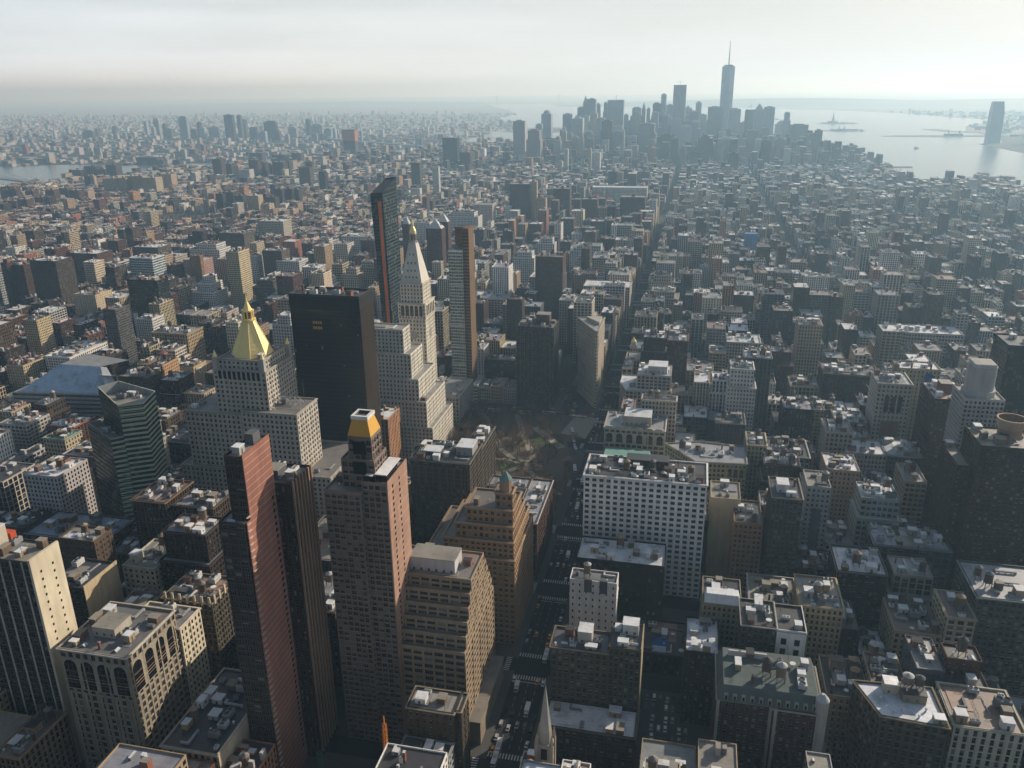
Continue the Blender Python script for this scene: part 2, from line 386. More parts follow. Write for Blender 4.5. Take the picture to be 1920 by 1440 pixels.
def wall_geo(mb, wins, p0, p1, z0, z1, st, capz=1.4, depth=.35):
    d = Vector((p1[0] - p0[0], p1[1] - p0[1])); L = d.length; d.normalize(); n = Vector((d.y, -d.x))
    zt = z1 - capz; nb = max(1, round(L / st['bay'])); nf = max(1, round((zt - z0) / st['fl']))
    bw, fh = L / nb, (zt - z0) / nf; w = min(bw * .96, bw * st['ww']); h = fh * st['wh']; c = st['col']
    sill = (fh - h) * .5
    P = lambda s, z, o=0.0: (p0[0] + d.x * s - n.x * o, p0[1] + d.y * s - n.y * o, z)
    zs = [z0]
    for f in range(nf): zs += [z0 + f * fh + sill, z0 + f * fh + sill + h]
    zs.append(z1)
    cb, ct = st.get('base', c), st.get('topc', c)      # stone base storeys and a trimmed top storey
    fc = lambda f: cb if (z0 < 1 and f < 3) else (ct if f >= nf - 1 and nf > 6 else c)
    for f in range(nf + 1): mb.poly([P(0, zs[2 * f]), P(L, zs[2 * f]), P(L, zs[2 * f + 1]), P(0, zs[2 * f + 1])], fc(f))
    pil = st.get('pil', 0)
    if pil and st['ww'] < .9:
        pw = min(.9, (bw - w) * .8)
        for i in range(0, nb + 1, pil):
            s = min(max(i * bw, pw / 2), L - pw / 2); a_, b_ = s - pw / 2, s + pw / 2; k_ = tuple(v * 1.08 for v in c)
            mb.poly([P(a_, z0, -.22), P(b_, z0, -.22), P(b_, zt, -.22), P(a_, zt, -.22)], k_); mb.poly([P(a_, z0), P(a_, z0, -.22), P(a_, zt, -.22), P(a_, zt)], c); mb.poly([P(b_, z0, -.22), P(b_, z0), P(b_, zt), P(b_, zt, -.22)], c); mb.poly([P(a_, zt, -.22), P(b_, zt, -.22), P(b_, zt), P(a_, zt)], k_)
    sc_ = tuple(min(.75, v * 1.35 + .03) for v in c)
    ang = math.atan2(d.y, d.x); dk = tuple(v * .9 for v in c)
    for f in range(nf):
        a, b = zs[2 * f + 1], zs[2 * f + 2]
        for i in range(nb + 1):
            s0 = 0 if i == 0 else (i - .5) * bw + w / 2
            s1 = L if i == nb else (i + .5) * bw - w / 2
            mb.poly([P(s0, a), P(s1, a), P(s1, b), P(s0, b)], fc(f))
        for i in range(nb):
            s0, s1 = (i + .5) * bw - w / 2, (i + .5) * bw + w / 2
            mb.poly([P(s0, a), P(s1, a), P(s1, a, depth), P(s0, a, depth)], c)
            if st['ww'] < .75: mb.poly([P(s0 - .1, a - .22, -.16), P(s1 + .1, a - .22, -.16), P(s1 + .1, a + .02, -.16), P(s0 - .1, a + .02, -.16)], sc_); mb.poly([P(s0 - .1, a + .02, -.16), P(s1 + .1, a + .02, -.16), P(s1 + .1, a + .02), P(s0 - .1, a + .02)], sc_)
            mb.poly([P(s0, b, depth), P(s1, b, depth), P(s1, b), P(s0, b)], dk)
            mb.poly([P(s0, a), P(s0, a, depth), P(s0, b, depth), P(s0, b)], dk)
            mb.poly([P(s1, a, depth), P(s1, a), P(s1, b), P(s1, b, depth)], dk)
            q = P((i + .5) * bw, a, depth)
            wins.append(((Vector(q) - EYEV).length, q, ang, w, h))
def parapet_roof(wl, rf, pts, z, st, drop=.95, t=.45):
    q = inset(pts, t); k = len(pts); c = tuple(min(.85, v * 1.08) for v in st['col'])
    for i in range(k):
        j = (i + 1) % k
        wl.poly([(*pts[i], z), (*pts[j], z), (*q[j], z), (*q[i], z)], c)
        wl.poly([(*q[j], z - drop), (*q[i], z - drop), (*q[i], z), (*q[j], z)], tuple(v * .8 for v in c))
    rf.poly([(*p, z - drop) for p in q], st['roof'], RO)
def faces_eye(p0, p1):
    n = (p1[1] - p0[1], -(p1[0] - p0[0]))
    return n[0] * (EYE[0] - p0[0]) + n[1] * (EYE[1] - p0[1]) > 0
def place_windows(root, wins, st, org):
    wins.sort(key=lambda t: t[0]); fr = st.get('frame', (.2, .2, .2))
    for dist, q, ang, w, h in wins[:100]:
        v = R.choices((0, 1, 3, 2), (1 - 2 * st['blind'], st['blind'], st['blind'] * .6, st['blind'] * .4))[0]
        put(win_mesh(w, h, v, st['mull'], fr), 'window', root, (q[0] - org[0], q[1] - org[1], q[2] - org[2]), ang)
    if len(wins) > 100:
        mb = MB(); t = .07
        for dist, q, ang, w, h in wins[100:]:
            cx, sx = math.cos(ang), math.sin(ang)
            P = lambda x, z, y=0.0: (q[0] + x * cx - y * sx, q[1] + x * sx + y * cx, q[2] + z)
            cut = R.choices((h, h * .55, h * .8, 0), (1 - 2 * st['blind'], st['blind'], st['blind'] * .6, st['blind'] * .4))[0]
            if cut > 0: mb.poly([P(-w / 2, 0), P(w / 2, 0), P(w / 2, cut), P(-w / 2, cut)], fr, GL)
            if cut < h: mb.poly([P(-w / 2, cut), P(w / 2, cut), P(w / 2, h), P(-w / 2, h)], fr, BL)
            mb.poly([P(-w / 2, h * .48, -.05), P(w / 2, h * .48, -.05), P(w / 2, h * .53, -.05), P(-w / 2, h * .53, -.05)], fr)
            for i in range(1, st['mull']):
                x = -w / 2 + w * i / st['mull']; mb.poly([P(x - t, 0, -.05), P(x + t, 0, -.05), P(x + t, h, -.05), P(x - t, h, -.05)], fr)
        o = mb.build('window', root, org); o['kind'] = 'stuff'
def scatter_units(root, org, area, z, n, avoid, tank=0):
    x0, y0, x1, y1 = area; taken = list(avoid)
    def free(cx, cy, a, b):
        if cx - a < x0 or cx + a > x1 or cy - b < y0 or cy + b > y1: return False
        return all(cx + a < t[0] or cx - a > t[2] or cy + b < t[1] or cy - b > t[3] for t in taken)
    def go(name, me, a, b, rot, sc):
        for _ in range(12):
            cx, cy = R.uniform(x0, x1), R.uniform(y0, y1)
            if rot: aa, bb = b, a
            else: aa, bb = a, b
            if free(cx, cy, aa, bb):
                taken.append((cx - aa, cy - bb, cx + aa, cy + bb))
                put(me, name, root, (cx - org[0], cy - org[1], z - org[2]), math.pi / 2 if rot else 0, sc); return
    for _ in range(tank):
        k = R.uniform(.85, 1.2); go('water_tank', R.choice(TANKS), 2.4 * k, 2.4 * k, False, (k, k, k * R.uniform(.9, 1.1)))
    for _ in range(n):
        name, me, a, b = R.choice(UNITS); s = R.uniform(.75, 1.35), R.uniform(.75, 1.35), R.uniform(.7, 1.3)
        if name in ('roof_vent', 'antenna_mast', 'satellite_dish', 'chimney'): s = (R.uniform(.8, 1.3),) * 3
        rot = R.random() < .5
        go(name, me, a * s[0], b * s[1], rot, s)
def cornice(cb, pts, z, col, out=.7, hgt=1.1):
    q = inset(pts, -out); k = len(pts)
    for i in range(k):
        j = (i + 1) % k
        cb.poly([(*pts[i], z - hgt), (*pts[j], z - hgt), (*q[j], z - hgt * .45), (*q[i], z - hgt * .45)][::1], col)
        cb.poly([(*q[i], z - hgt * .45), (*q[j], z - hgt * .45), (*q[j], z), (*q[i], z)], col)
        cb.poly([(*q[i], z), (*q[j], z), (*pts[j], z), (*pts[i], z)], col)
THINGS = []
def B(label, tiers, st, geo=False, n=5, tank=0, name='city_building', cat='building', group=None, pent=None, cor=None, reserve=True, lvl=True, parts=True):
    """one building: an Empty at its base > wall, roof, cornice, window..., penthouse, rooftop units"""
    T = []
    for t in tiers:
        if isinstance(t[0], (int, float)): pts = rect(*t[:4]); z = t[4]; zb = t[5] if len(t) > 5 else None
        else: pts, z = t[0], t[1]; zb = t[2] if len(t) > 2 else None
        xs = [p[0] for p in pts]; ys = [p[1] for p in pts]; bb = (min(xs), min(ys), max(xs), max(ys))
        base, k = 0.0, 0
        cx, cy = (bb[0] + bb[2]) / 2, (bb[1] + bb[3]) / 2
        for (pp, zz, b2, _, kk) in T:
            if b2[0] - .3 <= cx <= b2[2] + .3 and b2[1] - .3 <= cy <= b2[3] + .3 and zz > base: base, k = zz - .95, kk + 1
        if zb is not None: base = zb
        if k: pts = inset(pts, .06 * k)
        T.append((pts, z, bb, base, k))
    bb0 = T[0][2]; org = ((bb0[0] + bb0[2]) / 2, (bb0[1] + bb0[3]) / 2, 0)
    root = thing(name, label, cat, org, group)
    wl, wins = MB(), []
    seed = R.random(); corcol = cor or st['cor']
    st = dict(st); st.setdefault('pil', R.choice((0, 0, 2, 3, 4))); c0 = st['col']
    if R.random() < .6: k_ = R.uniform(.75, 1.5); st.setdefault('base', tuple(min(.7, v * k_ + .02) for v in c0))
    if R.random() < .5: k_ = R.uniform(.8, 1.35); st.setdefault('topc', tuple(min(.7, v * k_) for v in c0))
    for (pts, z, bb, base, k) in T:
        if reserve: FOOT.append(bb)
        for i in range(len(pts)):
            p0, p1 = pts[i], pts[(i + 1) % len(pts)]
            if geo and faces_eye(p0, p1): wall_geo(wl, wins, p0, p1, base, z, st)
            else: wall_uv(wl, p0, p1, base, z, st, seed)
        rf = MB(); parapet_roof(wl, rf, pts, z, st); rf.build('roof', root, org)
        if corcol: cb = MB(); cornice(cb, pts, z - .25, corcol); cb.build('cornice', root, org)
        if geo and z - base > 24 and st['ww'] < .75:
            for fr_ in ((.78, .2) if z - base > 40 else (.8,)):
                zz = base + round((z - 1.4 - base) * fr_ / st['fl']) * (z - 1.4 - base) / max(1, round((z - 1.4 - base) / st['fl']))
                cb = MB(); cornice(cb, pts, zz + .3, tuple(min(.7, v * 1.2) for v in st['col']), .28, .55); cb.build('belt_course', root, org)
    wl.build('wall', root, org)
    if wins: place_windows(root, wins, st, org)
    ztop = max(t[1] for t in T)
    for ph in (pent or []):
        x0, y0, x1, y1, zb, zt, c, rc = ph
        m = MB(); m.box(x0, y0, zb, x1, y1, zt, c, MA, topcol=tuple(v * .9 for v in c)); m.box(x0 - .2, y0 - .2, zt, x1 + .2, y1 + .2, zt + .35, rc, MA, topmat=RO)
        for kx in range(int((x1 - x0) // 4)): m.box(x0 + 1.5 + 4 * kx, y0 - .05, zb + .9, x0 + 2.7 + 4 * kx, y0, zb + 2.4, DGREY)
        m.build('penthouse', root, org)
    if n or tank:
        for i, (pts, z, bb, base, k) in enumerate(T):
            av = [t[2] for t in T if t[1] > z + 1 and t[2] != bb] + [(p[0] - .4, p[1] - .4, p[2] + .4, p[3] + .4) for p in (pent or [])]
            A = (bb[2] - bb[0]) * (bb[3] - bb[1])
            if len(pts) == 3: continue
            m = max(1, round(n * 2.1 * min(1.2, A / 420))) if z == ztop else max(0, round(n * .7 * min(1, A / 450)))
            ins = 1.0 if len(pts) == 4 else .2 * min(bb[2] - bb[0], bb[3] - bb[1])
            W_, D_ = bb[2] - bb[0], bb[3] - bb[1]
            if W_ > 9 and D_ > 9 and len(pts) == 4 and z == ztop and max(st['roof']) < .6 and R.random() < .75:
                a_, b_ = W_ * R.uniform(.25, .55), D_ * R.uniform(.3, .6); x_, y_ = R.uniform(bb[0] + 1, bb[2] - a_ - 1), R.uniform(bb[1] + 1, bb[3] - b_ - 1)
                m_ = MB(); m_.box(x_, y_, z - .96, x_ + a_, y_ + b_, z - .96 + R.choice((.06, .25, .7)), jit(R.choice((TAR, SILV, GRAV, (.2, .2, .21), (.3, .2, .15))), .2), RO); m_.build('roof_deck', root, org)
            if W_ > 5 and D_ > 5: scatter_units(root, org, (bb[0] + ins, bb[1] + ins, bb[2] - ins, bb[3] - ins), z - .95, m, av, tank if z == ztop else 0)
    THINGS.append((root, org, ztop))
    return root, org
def add_box_part(root, org, name, x0, y0, z0, x1, y1, z1, col, mat=MA, **k):
    m = MB(); m.box(x0, y0, z0, x1, y1, z1, col, mat, **k); return m.build(name, root, org)
# ------------------------------------------------------------------ buildings near the camera, each built where it stands
def arches(root, org, items, back=LIMEG, col=DGREY):
    """tall round-headed windows: (x0, x1, y, z0, z1, axis) with axis 'x' on a face of constant y, 'y' on a face of constant x"""
    for ax in 'xy':
        it = [t for t in items if t[5] == ax]
        if not it: continue
        m = MB(); a, b, c = min(t[0] for t in it) - .7, max(t[1] for t in it) + .7, it[0][2]; z0, z1 = min(t[3] for t in it) - .6, max(t[4] for t in it) + .8
        if ax == 'x': m.box(a, c - .04, z0, b, c + .3, z1, back, bottom=True)
        else: m.box(c - .3, a, z0, c + .04, b, z1, back, bottom=True)
        m.build('arcade_panel', root, org)
    for a0, a1, c, z0, z1, ax in items:
        r = (a1 - a0) / 2; m = (a0 + a1) / 2; pr = [(a0, z0), (a1, z0)] + [(m + r * math.cos(t), z1 - r + r * math.sin(t)) for t in [math.pi * i / 8 for i in range(9)]]
        mb = MB()
        f = (lambda s, z: (s, c - .06, z)) if ax == 'x' else (lambda s, z: (c + .06, s, z))
        mb.poly([f(s, z) for s, z in pr], col, GL)
        for k in (1, 2): s = a0 + (a1 - a0) * k / 3; mb.poly([(f(s - .1, 0)[0], f(s - .1, 0)[1] - (.02 if ax == 'x' else 0), z0), (f(s + .1, 0)[0], f(s + .1, 0)[1] - (.02 if ax == 'x' else 0), z0), (f(s + .1, 0)[0], f(s + .1, 0)[1] - (.02 if ax == 'x' else 0), z1 - r * .4), (f(s - .1, 0)[0], f(s - .1, 0)[1] - (.02 if ax == 'x' else 0), z1 - r * .4)], BROWN)
        for kz in range(1, int((z1 - z0) // 3.2)):
            z = z0 + 3.2 * kz
            if ax == 'x': mb.box(a0, c - .12, z, a1, c - .07, z + .5, BROWN)
            else: mb.box(c + .07, a0, z, c + .12, a1, z + .5, BROWN)
        mb.build('arched_window', root, org)

# -- slab pair of red brick
st = sty((.34, .125, .075), 3.4, 3.25, .82, .55, (.3, .29, .27), blind=.16, mull=3)
root, org = B('slender red brick slab tower, blank red side wall scored by pale floor joints', [(-185, 304.5, -173.2, 330, 150, 0), (-180.5, 308, -172.5, 331, 179.5, 0)], dict(st, col=(.075, .055, .045)), geo=True, n=2, name='brick_slab_tower', cat='skyscraper')
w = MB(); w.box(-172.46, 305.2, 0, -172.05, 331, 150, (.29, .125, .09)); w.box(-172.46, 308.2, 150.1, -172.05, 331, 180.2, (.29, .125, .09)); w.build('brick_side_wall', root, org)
w = MB()
for k in range(54): w.box(-172.05 if k < 45 else -172.05, 305.4 if k < 45 else 308.4, 5.2 + k * 3.25, -172.0, 330.8, 5.45 + k * 3.25, (.46, .33, .27))  # pale floor-slab lines running across the red side wall
w.build('floor_joint', root, org)
for k in range(44):
    z = 10 + k * 3.25
    if k % 1 == 0: add_box_part(root, org, 'side_window', -172.0, 327.2, z, -171.93, 328.6, z + 1.7, DGREY, GL)
for k in range(46):
    add_box_part(root, org, 'spandrel_ledge', -172.04, 304.9, 6 + k * 3.25, -171.2, 307.6, 6.25 + k * 3.25, (.5, .42, .34), bottom=True)
add_box_part(root, org, 'water_tank', -178.5, 322, 178, -174.5, 328, 183.5, DGREY)
B('dark red brick slab with upright piers joined behind the slender red slab', [(-189, 331.5, -164.5, 352, 156)], sty((.10, .05, .038), 2.6, 3.25, .34, .8, TAR, blind=.12), geo=True, n=4, name='brick_slab_tower', cat='skyscraper',
  pent=[(-185, 338, -174, 346, 155, 158.5, DGREY, GRAV)])
pr = MB()
for i in range(7): pr.box(-164.45, 332.2 + i * 3.0, 4, -163.7, 333.3 + i * 3.0, 156.8, (.3, .19, .13))
pr.build('side_pier', THINGS[-1][0], THINGS[-1][1])
# -- apartment tower with gilded mansard cap
st = sty((.31, .25, .21), 3.0, 3.05, .74, .62, GRAV, blind=.42, mull=2); st['col'] = (.21, .155, .125); st['pil'] = 3
root, org = B('tall brown apartment tower crowned by a golden mansard cap', [(-157, 348, -139, 376, 146), (-139.2, 351, -127, 378, 150.5), (-150, 354, -133.5, 370, 160), (-146.5, 355.5, -134.8, 368, 171)], st, geo=True, n=5, name='apartment_tower', cat='skyscraper')
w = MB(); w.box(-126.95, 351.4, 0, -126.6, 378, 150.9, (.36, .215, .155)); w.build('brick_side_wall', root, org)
w = MB()
for k in range(22): w.box(-126.6, 351.6, 10 + 6.4 * k, -126.56, 377.8, 10.3 + 6.4 * k, (.46, .34, .27))
w.build('floor_joint', root, org)
for k in range(42): add_box_part(root, org, 'side_window', -126.55, 366, 14 + k * 3.2, -126.5, 367.2, 15.6 + k * 3.2, DGREY, GL)
for k in range(42): add_box_part(root, org, 'side_window', -126.55, 357, 14 + k * 3.2, -126.5, 358.4, 15.7 + k * 3.2, DGREY, GL)
m = MB(); m.prism(rect(-146.4, 355.6, -134.9, 367.9), 171.05, 178.6, (.6, .33, .05), G2, pts2=rect(-144.4, 357.6, -136.9, 365.9)); m.build('mansard_cap', root, org)
m = MB(); q = rect(-144.8, 357.2, -136.5, 366.3); qi = inset(q, 1.3)
m.prism(q, 178.65, 180.4, WHITE, cap=False)
for i in range(4):
    j = (i + 1) % 4; m.poly([(*q[i], 180.4), (*q[j], 180.4), (*qi[j], 180.4), (*qi[i], 180.4)], WHITE); m.poly([(*qi[j], 179.2), (*qi[i], 179.2), (*qi[i], 180.4), (*qi[j], 180.4)], DGREY)
m.poly([(*a, 179.2) for a in qi], DGREY); m.build('white_crown_rim', root, org)
for z in (152.5, 162): add_box_part(root, org, 'bay_window', -144, 355.2 if z > 160 else 353.7, z, -137.5, 355.45 if z > 160 else 353.95, z + 6.4, DGREY, GL)
for x in (-137.5, -131.5): add_box_part(root, org, 'glazed_terrace_room', x, 353.5 if x > -135 else 351.2, 149.6, x + 4.0, 366 if x > -135 else 353.8, 153.4, BLUEG, GL, topcol=WHITE, topmat=MA)
add_box_part(root, org, 'terrace_roof', -133.2, 352.5, 153.45, -127.3, 372, 153.9, (.7, .7, .7))
# -- stepped brown brick tower on the avenue
st = sty((.31, .232, .15), 5.2, 3.75, .78, .52, (.2, .19, .17), cor=None, blind=.2, mull=4)
tr = [(-137, 354, -93, 414, 59)]
for k in range(5): tr.append((-136.5, 357 + 3.2 * k, -93, 411 - 3.6 * k, 66 + 6.2 * k))
root, org = B('stepped brown brick office block with terraces climbing on the avenue side', tr, st, geo=True, n=2, name='stepped_office_block', cat='office block',
  pent=[(-127, 375, -103, 388, 89, 97, (.5, .5, .5), GRAV)])
m = MB(); m.box(-93, 357, 0, -87, 410, 14, (.24, .2, .15), MA, topcol=(.2, .18, .15), topmat=RO); m.box(-93.5, 356.5, 14.0, -86.6, 410.4, 14.5, (.3, .26, .2), topmat=RO, topcol=(.22, .2, .17)); m.build('street_wing', root, org); FOOT.append((-93, 354, -86, 410))
# -- ziggurat brown tower with pyramid roof
st = sty((.305, .19, .10), 3.4, 3.7, .5, .52, (.16, .14, .12), cor=(.4, .3, .2), blind=.3, mull=2)
root, org = B('brown brick ziggurat tower topped by a small green pyramid roof', [(-142, 440, -86.5, 498, 60), (-131, 443, -87.5, 490, 70), (-124, 446, -88.5, 482, 79), (-118, 449, -89, 474, 88), (-101, 453, -90, 463, 97)], st, geo=True, n=3, name='ziggurat_tower', cat='office block')
m = MB(); m.cyl(-95.2, 457.5, 96, 104, 3.6, (.36, .24, .16), k=8); m.build('turret', root, org)
m = MB(); m.cyl(-95.2, 457.5, 104, 109.8, 4.1, (.14, .24, .22), k=8, r2=0); m.build('pyramid_roof', root, org)
# -- brown loft block north of the park
st = sty((.19, .15, .11), 3.3, 3.6, .5, .56, (.1, .1, .1), cor=(.17, .15, .12), blind=.2)
root, org = B('dark brown loft block with cluttered roof and tall arched top windows', [(-175, 512, -133, 546, 85), (-146, 546.2, -133.5, 588, 81)], st, geo=True, n=14, name='loft_block', cat='office block', pent=[(-146, 526, -134.5, 541, 84, 90, GREY, SILV), (-168, 520, -156, 530, 84, 88, DGREY, SILV)])
arches(root, org, [(-173 + 5 * k, -169.6 + 5 * k, 511.9, 66, 80, 'x') for k in range(8)], (.10, .08, .06))
# -- low courtyard block
st = sty((.16, .07, .05), 3.4, 3.8, .5, .55, (.3, .31, .33), cor=(.5, .48, .45), blind=.2)
root, org = B('low courtyard block with white inner walls and grey roof beside the park', [(-103, 512, -87, 578, 45), (-133, 562, -103.1, 578, 45), (-133, 512, -103.1, 524, 45)], st, geo=True, n=7, name='courtyard_block', cat='office block')
m = MB()
m.box(-133, 524.1, 0, -103.1, 561.9, 24, WHITE, topcol=(.4, .38, .33), topmat=RO)
m.box(-103.4, 526, 24, -103.12, 560, 44.6, WHITE); m.box(-132.5, 561.6, 24, -104, 561.9, 44.6, WHITE); m.build('courtyard', root, org)
for x in (-120, -112): add_box_part(root, org, 'courtyard_annex', x, 535, 24, x + 5, 541, 30, (.5, .5, .48), topcol=(.55, .55, .53))
for k in range(7): add_box_part(root, org, 'courtyard_window', -130 + 3.7 * k, 561.45, 33, -128.4 + 3.7 * k, 561.58, 35.4, DGREY, GL)
FOOT.append((-133, 512, -87, 578))
# -- limestone insurance tower with golden pyramid
st = sty((.46, .42, .36), 3.6, 3.7, .42, .55, (.2, .19, .18), blind=.3)
root, org = B('grey limestone tower under a tall golden eight-sided pyramid spire', [(-354, 514, -236, 575, 64), (-347, 518, -296, 568, 106), (-300, 515, -257.5, 548, 110), (-322, 521, -281, 563, 138), (-319, 524, -284, 560, 145)], st, geo=True, n=5, name='spired_office_tower', cat='skyscraper', cor=(.36, .33, .29))
m = MB(); m.prism(octo(-301.5, 542, 15.2), 143, 169, (0, 0, 0), GO, pts2=octo(-301.5, 542, 3.9)); 
for i in range(8):
    a, b = octo(-301.5, 542, 15.3)[i], octo(-301.5, 542, 4.0)[i]; m.tube((*a, 143), (*b, 169.2), .26, (0, 0, 0), GO)
for k_ in range(1, 9):
    t_ = k_ / 9; o1, o2 = octo(-301.5, 542, 15.25 - 11.3 * t_), octo(-301.5, 542, 15.25 - 11.3 * t_ - .12)
    for i in range(8): m.tube((*o1[i], 143 + 26 * t_), (*o1[(i + 1) % 8], 143 + 26 * t_), .09, (0, 0, 0), GO)
m.build('gilded_pyramid', root, org)
m = MB(); m.cyl(-301.5, 542, 168.9, 169.8, 5.4, (0, 0, 0), GO, k=8)
for i in range(8):
    p = octo(-301.5, 542, 3.7)[i]; m.tube((*p, 169.6), (*p, 175.2), .45, (0, 0, 0), GO)
m.cyl(-301.5, 542, 169.6, 175.4, 2.2, BROWN, k=8); m.cyl(-301.5, 542, 175.2, 176.2, 4.6, (0, 0, 0), GO, k=8); m.cyl(-301.5, 542, 176.2, 182, 3.2, (0, 0, 0), GO, k=8, r2=1.0); m.cyl(-301.5, 542, 182, 189, 1.0, (0, 0, 0), GO, k=6, r2=0)
m.build('gilded_lantern', root, org)
for x, y in ((-320, 523), (-283.5, 523), (-320, 561), (-283.5, 561)):
    m = MB(); m.box(x - 1.6, y - 1.6, 137, x + 1.6, y + 1.6, 146.5, LIMEG); m.cyl(x, y, 146.5, 151.5, 1.7, (0, 0, 0), GO, k=8, r2=0); m.build('corner_pinnacle', root, org)
for k in range(9): add_box_part(root, org, 'gallery_arch', -317.5 + 3.7 * k, 520.6, 131, -315.4 + 3.7 * k, 520.95, 136.6, DGREY, GL)
for x, y in ((-264, 541), (-270, 541)): put(UNITS[-2][1], 'antenna_mast', root, (x - org[0], y - org[1], 109), 0, (2, 2, 2.4))
m = MB()
for k in range(6): m.tube((-284 + 4 * k, 534, 109), (-284 + 4 * k, 534, 115), .2, PALE); m.tube((-284 + 4 * k, 540, 109), (-284 + 4 * k, 534, 115), .15, PALE)
m.tube((-284, 534, 115), (-264, 534, 115), .25, PALE); m.tube((-284, 534, 112), (-264, 534, 112), .25, PALE); m.build('roof_frame', root, org)
# -- black office tower
st = sty((.045, .035, .028), 1.9, 3.6, .8, .62, (.03, .03, .03), blind=.004); st['frame'] = (.02, .02, .02)
root, org = B('massive black office tower with a flat top', [(-294, 590, -237, 616, 167)], st, geo=True, n=0, name='black_office_tower', cat='skyscraper')
m = MB(); m.box(-294.15, 589.85, 166, -236.85, 616.1, 175.5, (.012, .011, .01), topcol=(.035, .035, .035), topmat=RO); m.build('black_crown', root, org)
m = MB()
for k in range(29): m.box(-236.98, 590.4 + k * .9, 2, -236.55, 590.62 + k * .9, 166.5, (.12, .09, .065))
m.build('side_mullion', root, org)
m = MB()
q = rect(-294, 590, -237, 616); qi = inset(q, 1.0)
for i in range(4):
    j = (i + 1) % 4; m.poly([(*q[i], 175.55), (*q[j], 175.55), (*q[j], 177), (*q[i], 177)], (.02, .02, .02)); m.poly([(*q[i], 177), (*q[j], 177), (*qi[j], 177), (*qi[i], 177)], (.1, .1, .1)); m.poly([(*qi[j], 175.6), (*qi[i], 175.6), (*qi[i], 177), (*qi[j], 177)], (.05, .05, .05))
m.build('roof_rim', root, org)
scatter_units(root, org, (-291, 593, -240, 613), 175.5, 14, [])
m = MB()
for r_ in range(2):
    for k in range(4): m.box(-276 + 2.0 * k, 589.7, 154 - 4.2 * r_, -274.6 + 2.0 * k, 589.83, 156.2 - 4.2 * r_, (.42, .24, .06))
m.build('gold_blind', root, org)
# -- stepped white limestone block
st = sty((.60, .56, .48), 3.4, 3.7, .38, .55, (.3, .3, .29), blind=.12)
root, org = B('pale limestone block rising in many stepped setbacks right of the black tower', [(-345, 673, -212, 736, 38), (-338, 674, -217, 731, 62), (-330, 676, -224, 724, 82), (-318, 679, -231, 712, 104), (-300, 682, -238, 701, 125)], st, geo=True, n=4, name='setback_office_block', cat='office block')
arches(root, org, [(-230, -222, 672.9, 4, 20, 'x'), (-216, -213.4, 672.9, 4, 14, 'x')], (.6, .56, .48))
# -- campanile clock tower
st = sty((.62, .57, .47), 3.2, 3.75, .36, .55, LIMEG, blind=.15)
root, org = B('pale marble clock tower with steep pyramid top and small golden cupola', [(-268.5, 756, -242, 785, 115), (-269, 755.5, -241.5, 785.5, 130), (-266.5, 757.8, -244, 783, 149)], st, geo=True, n=0, name='clock_tower', cat='skyscraper', cor=(.52, .48, .40))
cx, cy = -255.3, 770.4
m = MB(); m.prism(rect(cx - 10.4, cy - 11.6, cx + 10.4, cy + 11.6), 148.5, 186, (.58, .55, .49), pts2=rect(cx - 3.4, cy - 3.6, cx + 3.4, cy + 3.6))
m.build('pyramid_roof', root, org)
for r_, n_, z in ((9.4, 4, 153), (8.2, 3, 159), (6.8, 3, 166), (5.2, 2, 174)):
    for k in range(n_):
        x = cx + (k - (n_ - 1) / 2) * 3.6; t = (z - 148.5) / 37.5; yy = cy - 11.6 + 8.0 * t
        add_box_part(root, org, 'dormer', x - .7, yy - .25, z, x + .7, yy + 1.4, z + 2.2, (.4, .37, .32), topcol=LIMEG); add_box_part(root, org, 'dormer_window', x - .4, yy - .32, z + .3, x + .4, yy - .27, z + 1.8, DGREY, GL)
m = MB(); m.cyl(cx, cy, 185.5, 187, 4.6, LIMEG, k=8)
for p in octo(cx, cy, 3.3): m.tube((*p, 187), (*p, 193), .35, LIMEG)
m.cyl(cx, cy, 187, 193, 1.8, BROWN, k=8); m.cyl(cx, cy, 193, 194.2, 4.0, LIMEG, k=8); m.build('lantern', root, org)
m = MB(); m.cyl(cx, cy, 194.2, 197, 3.4, (0, 0, 0), GO, k=12, r2=3.0); m.cyl(cx, cy, 197, 200.5, 3.0, (0, 0, 0), GO, k=12, r2=1.4); m.cyl(cx, cy, 200.5, 203, 1.2, (0, 0, 0), GO, k=8); m.cyl(cx, cy, 203, 209, 1.3, (0, 0, 0), GO, k=8, r2=0); m.build('golden_cupola', root, org)
arches(root, org, [(-266 + 4.6 * k, -262.6 + 4.6 * k, 755.4, 117, 127.5, 'x') for k in range(5)] + [(759 + 5 * k, 762.4 + 5 * k, -241.4, 117, 127.5, 'y') for k in range(5)], (.6, .55, .45))
for ax in (0, 1):
    c = MB(); kk = 24
    P = (lambda a, r, o: (cx + r * math.cos(a), 755.9 - o, 98 + r * math.sin(a))) if ax == 0 else (lambda a, r, o: (-241.9 + o, 770.5 + r * math.cos(a), 98 + r * math.sin(a)))
    for rr, o, col in ((4.6, .1, LIMEG), (4.1, .2, (.3, .27, .22)), (2.6, .3, (.42, .38, .31)), (1.0, .36, (.3, .27, .22))):
        c.poly([P(2 * math.pi * i / kk, rr, o) for i in range(kk)], col)
    for i in range(12):
        a = 2 * math.pi * i / 12; d = .07
        c.poly([P(a - d, 2.9, .33), P(a + d, 2.9, .33), P(a + d * .7, 3.8, .33), P(a - d * .7, 3.8, .33)], (.6, .56, .48))
    ck = c.build('clock_face', root, org)
    h = MB()
    for a, ln in ((-.3, 2.3), (-1.3, 3.4)): h.poly([P(a - .12, .3, .42), P(a + .12, .3, .42), P(a + .03, ln, .42), P(a - .03, ln, .42)], (.05, .05, .05))
    ho = h.build('clock_hand', ck, org); 
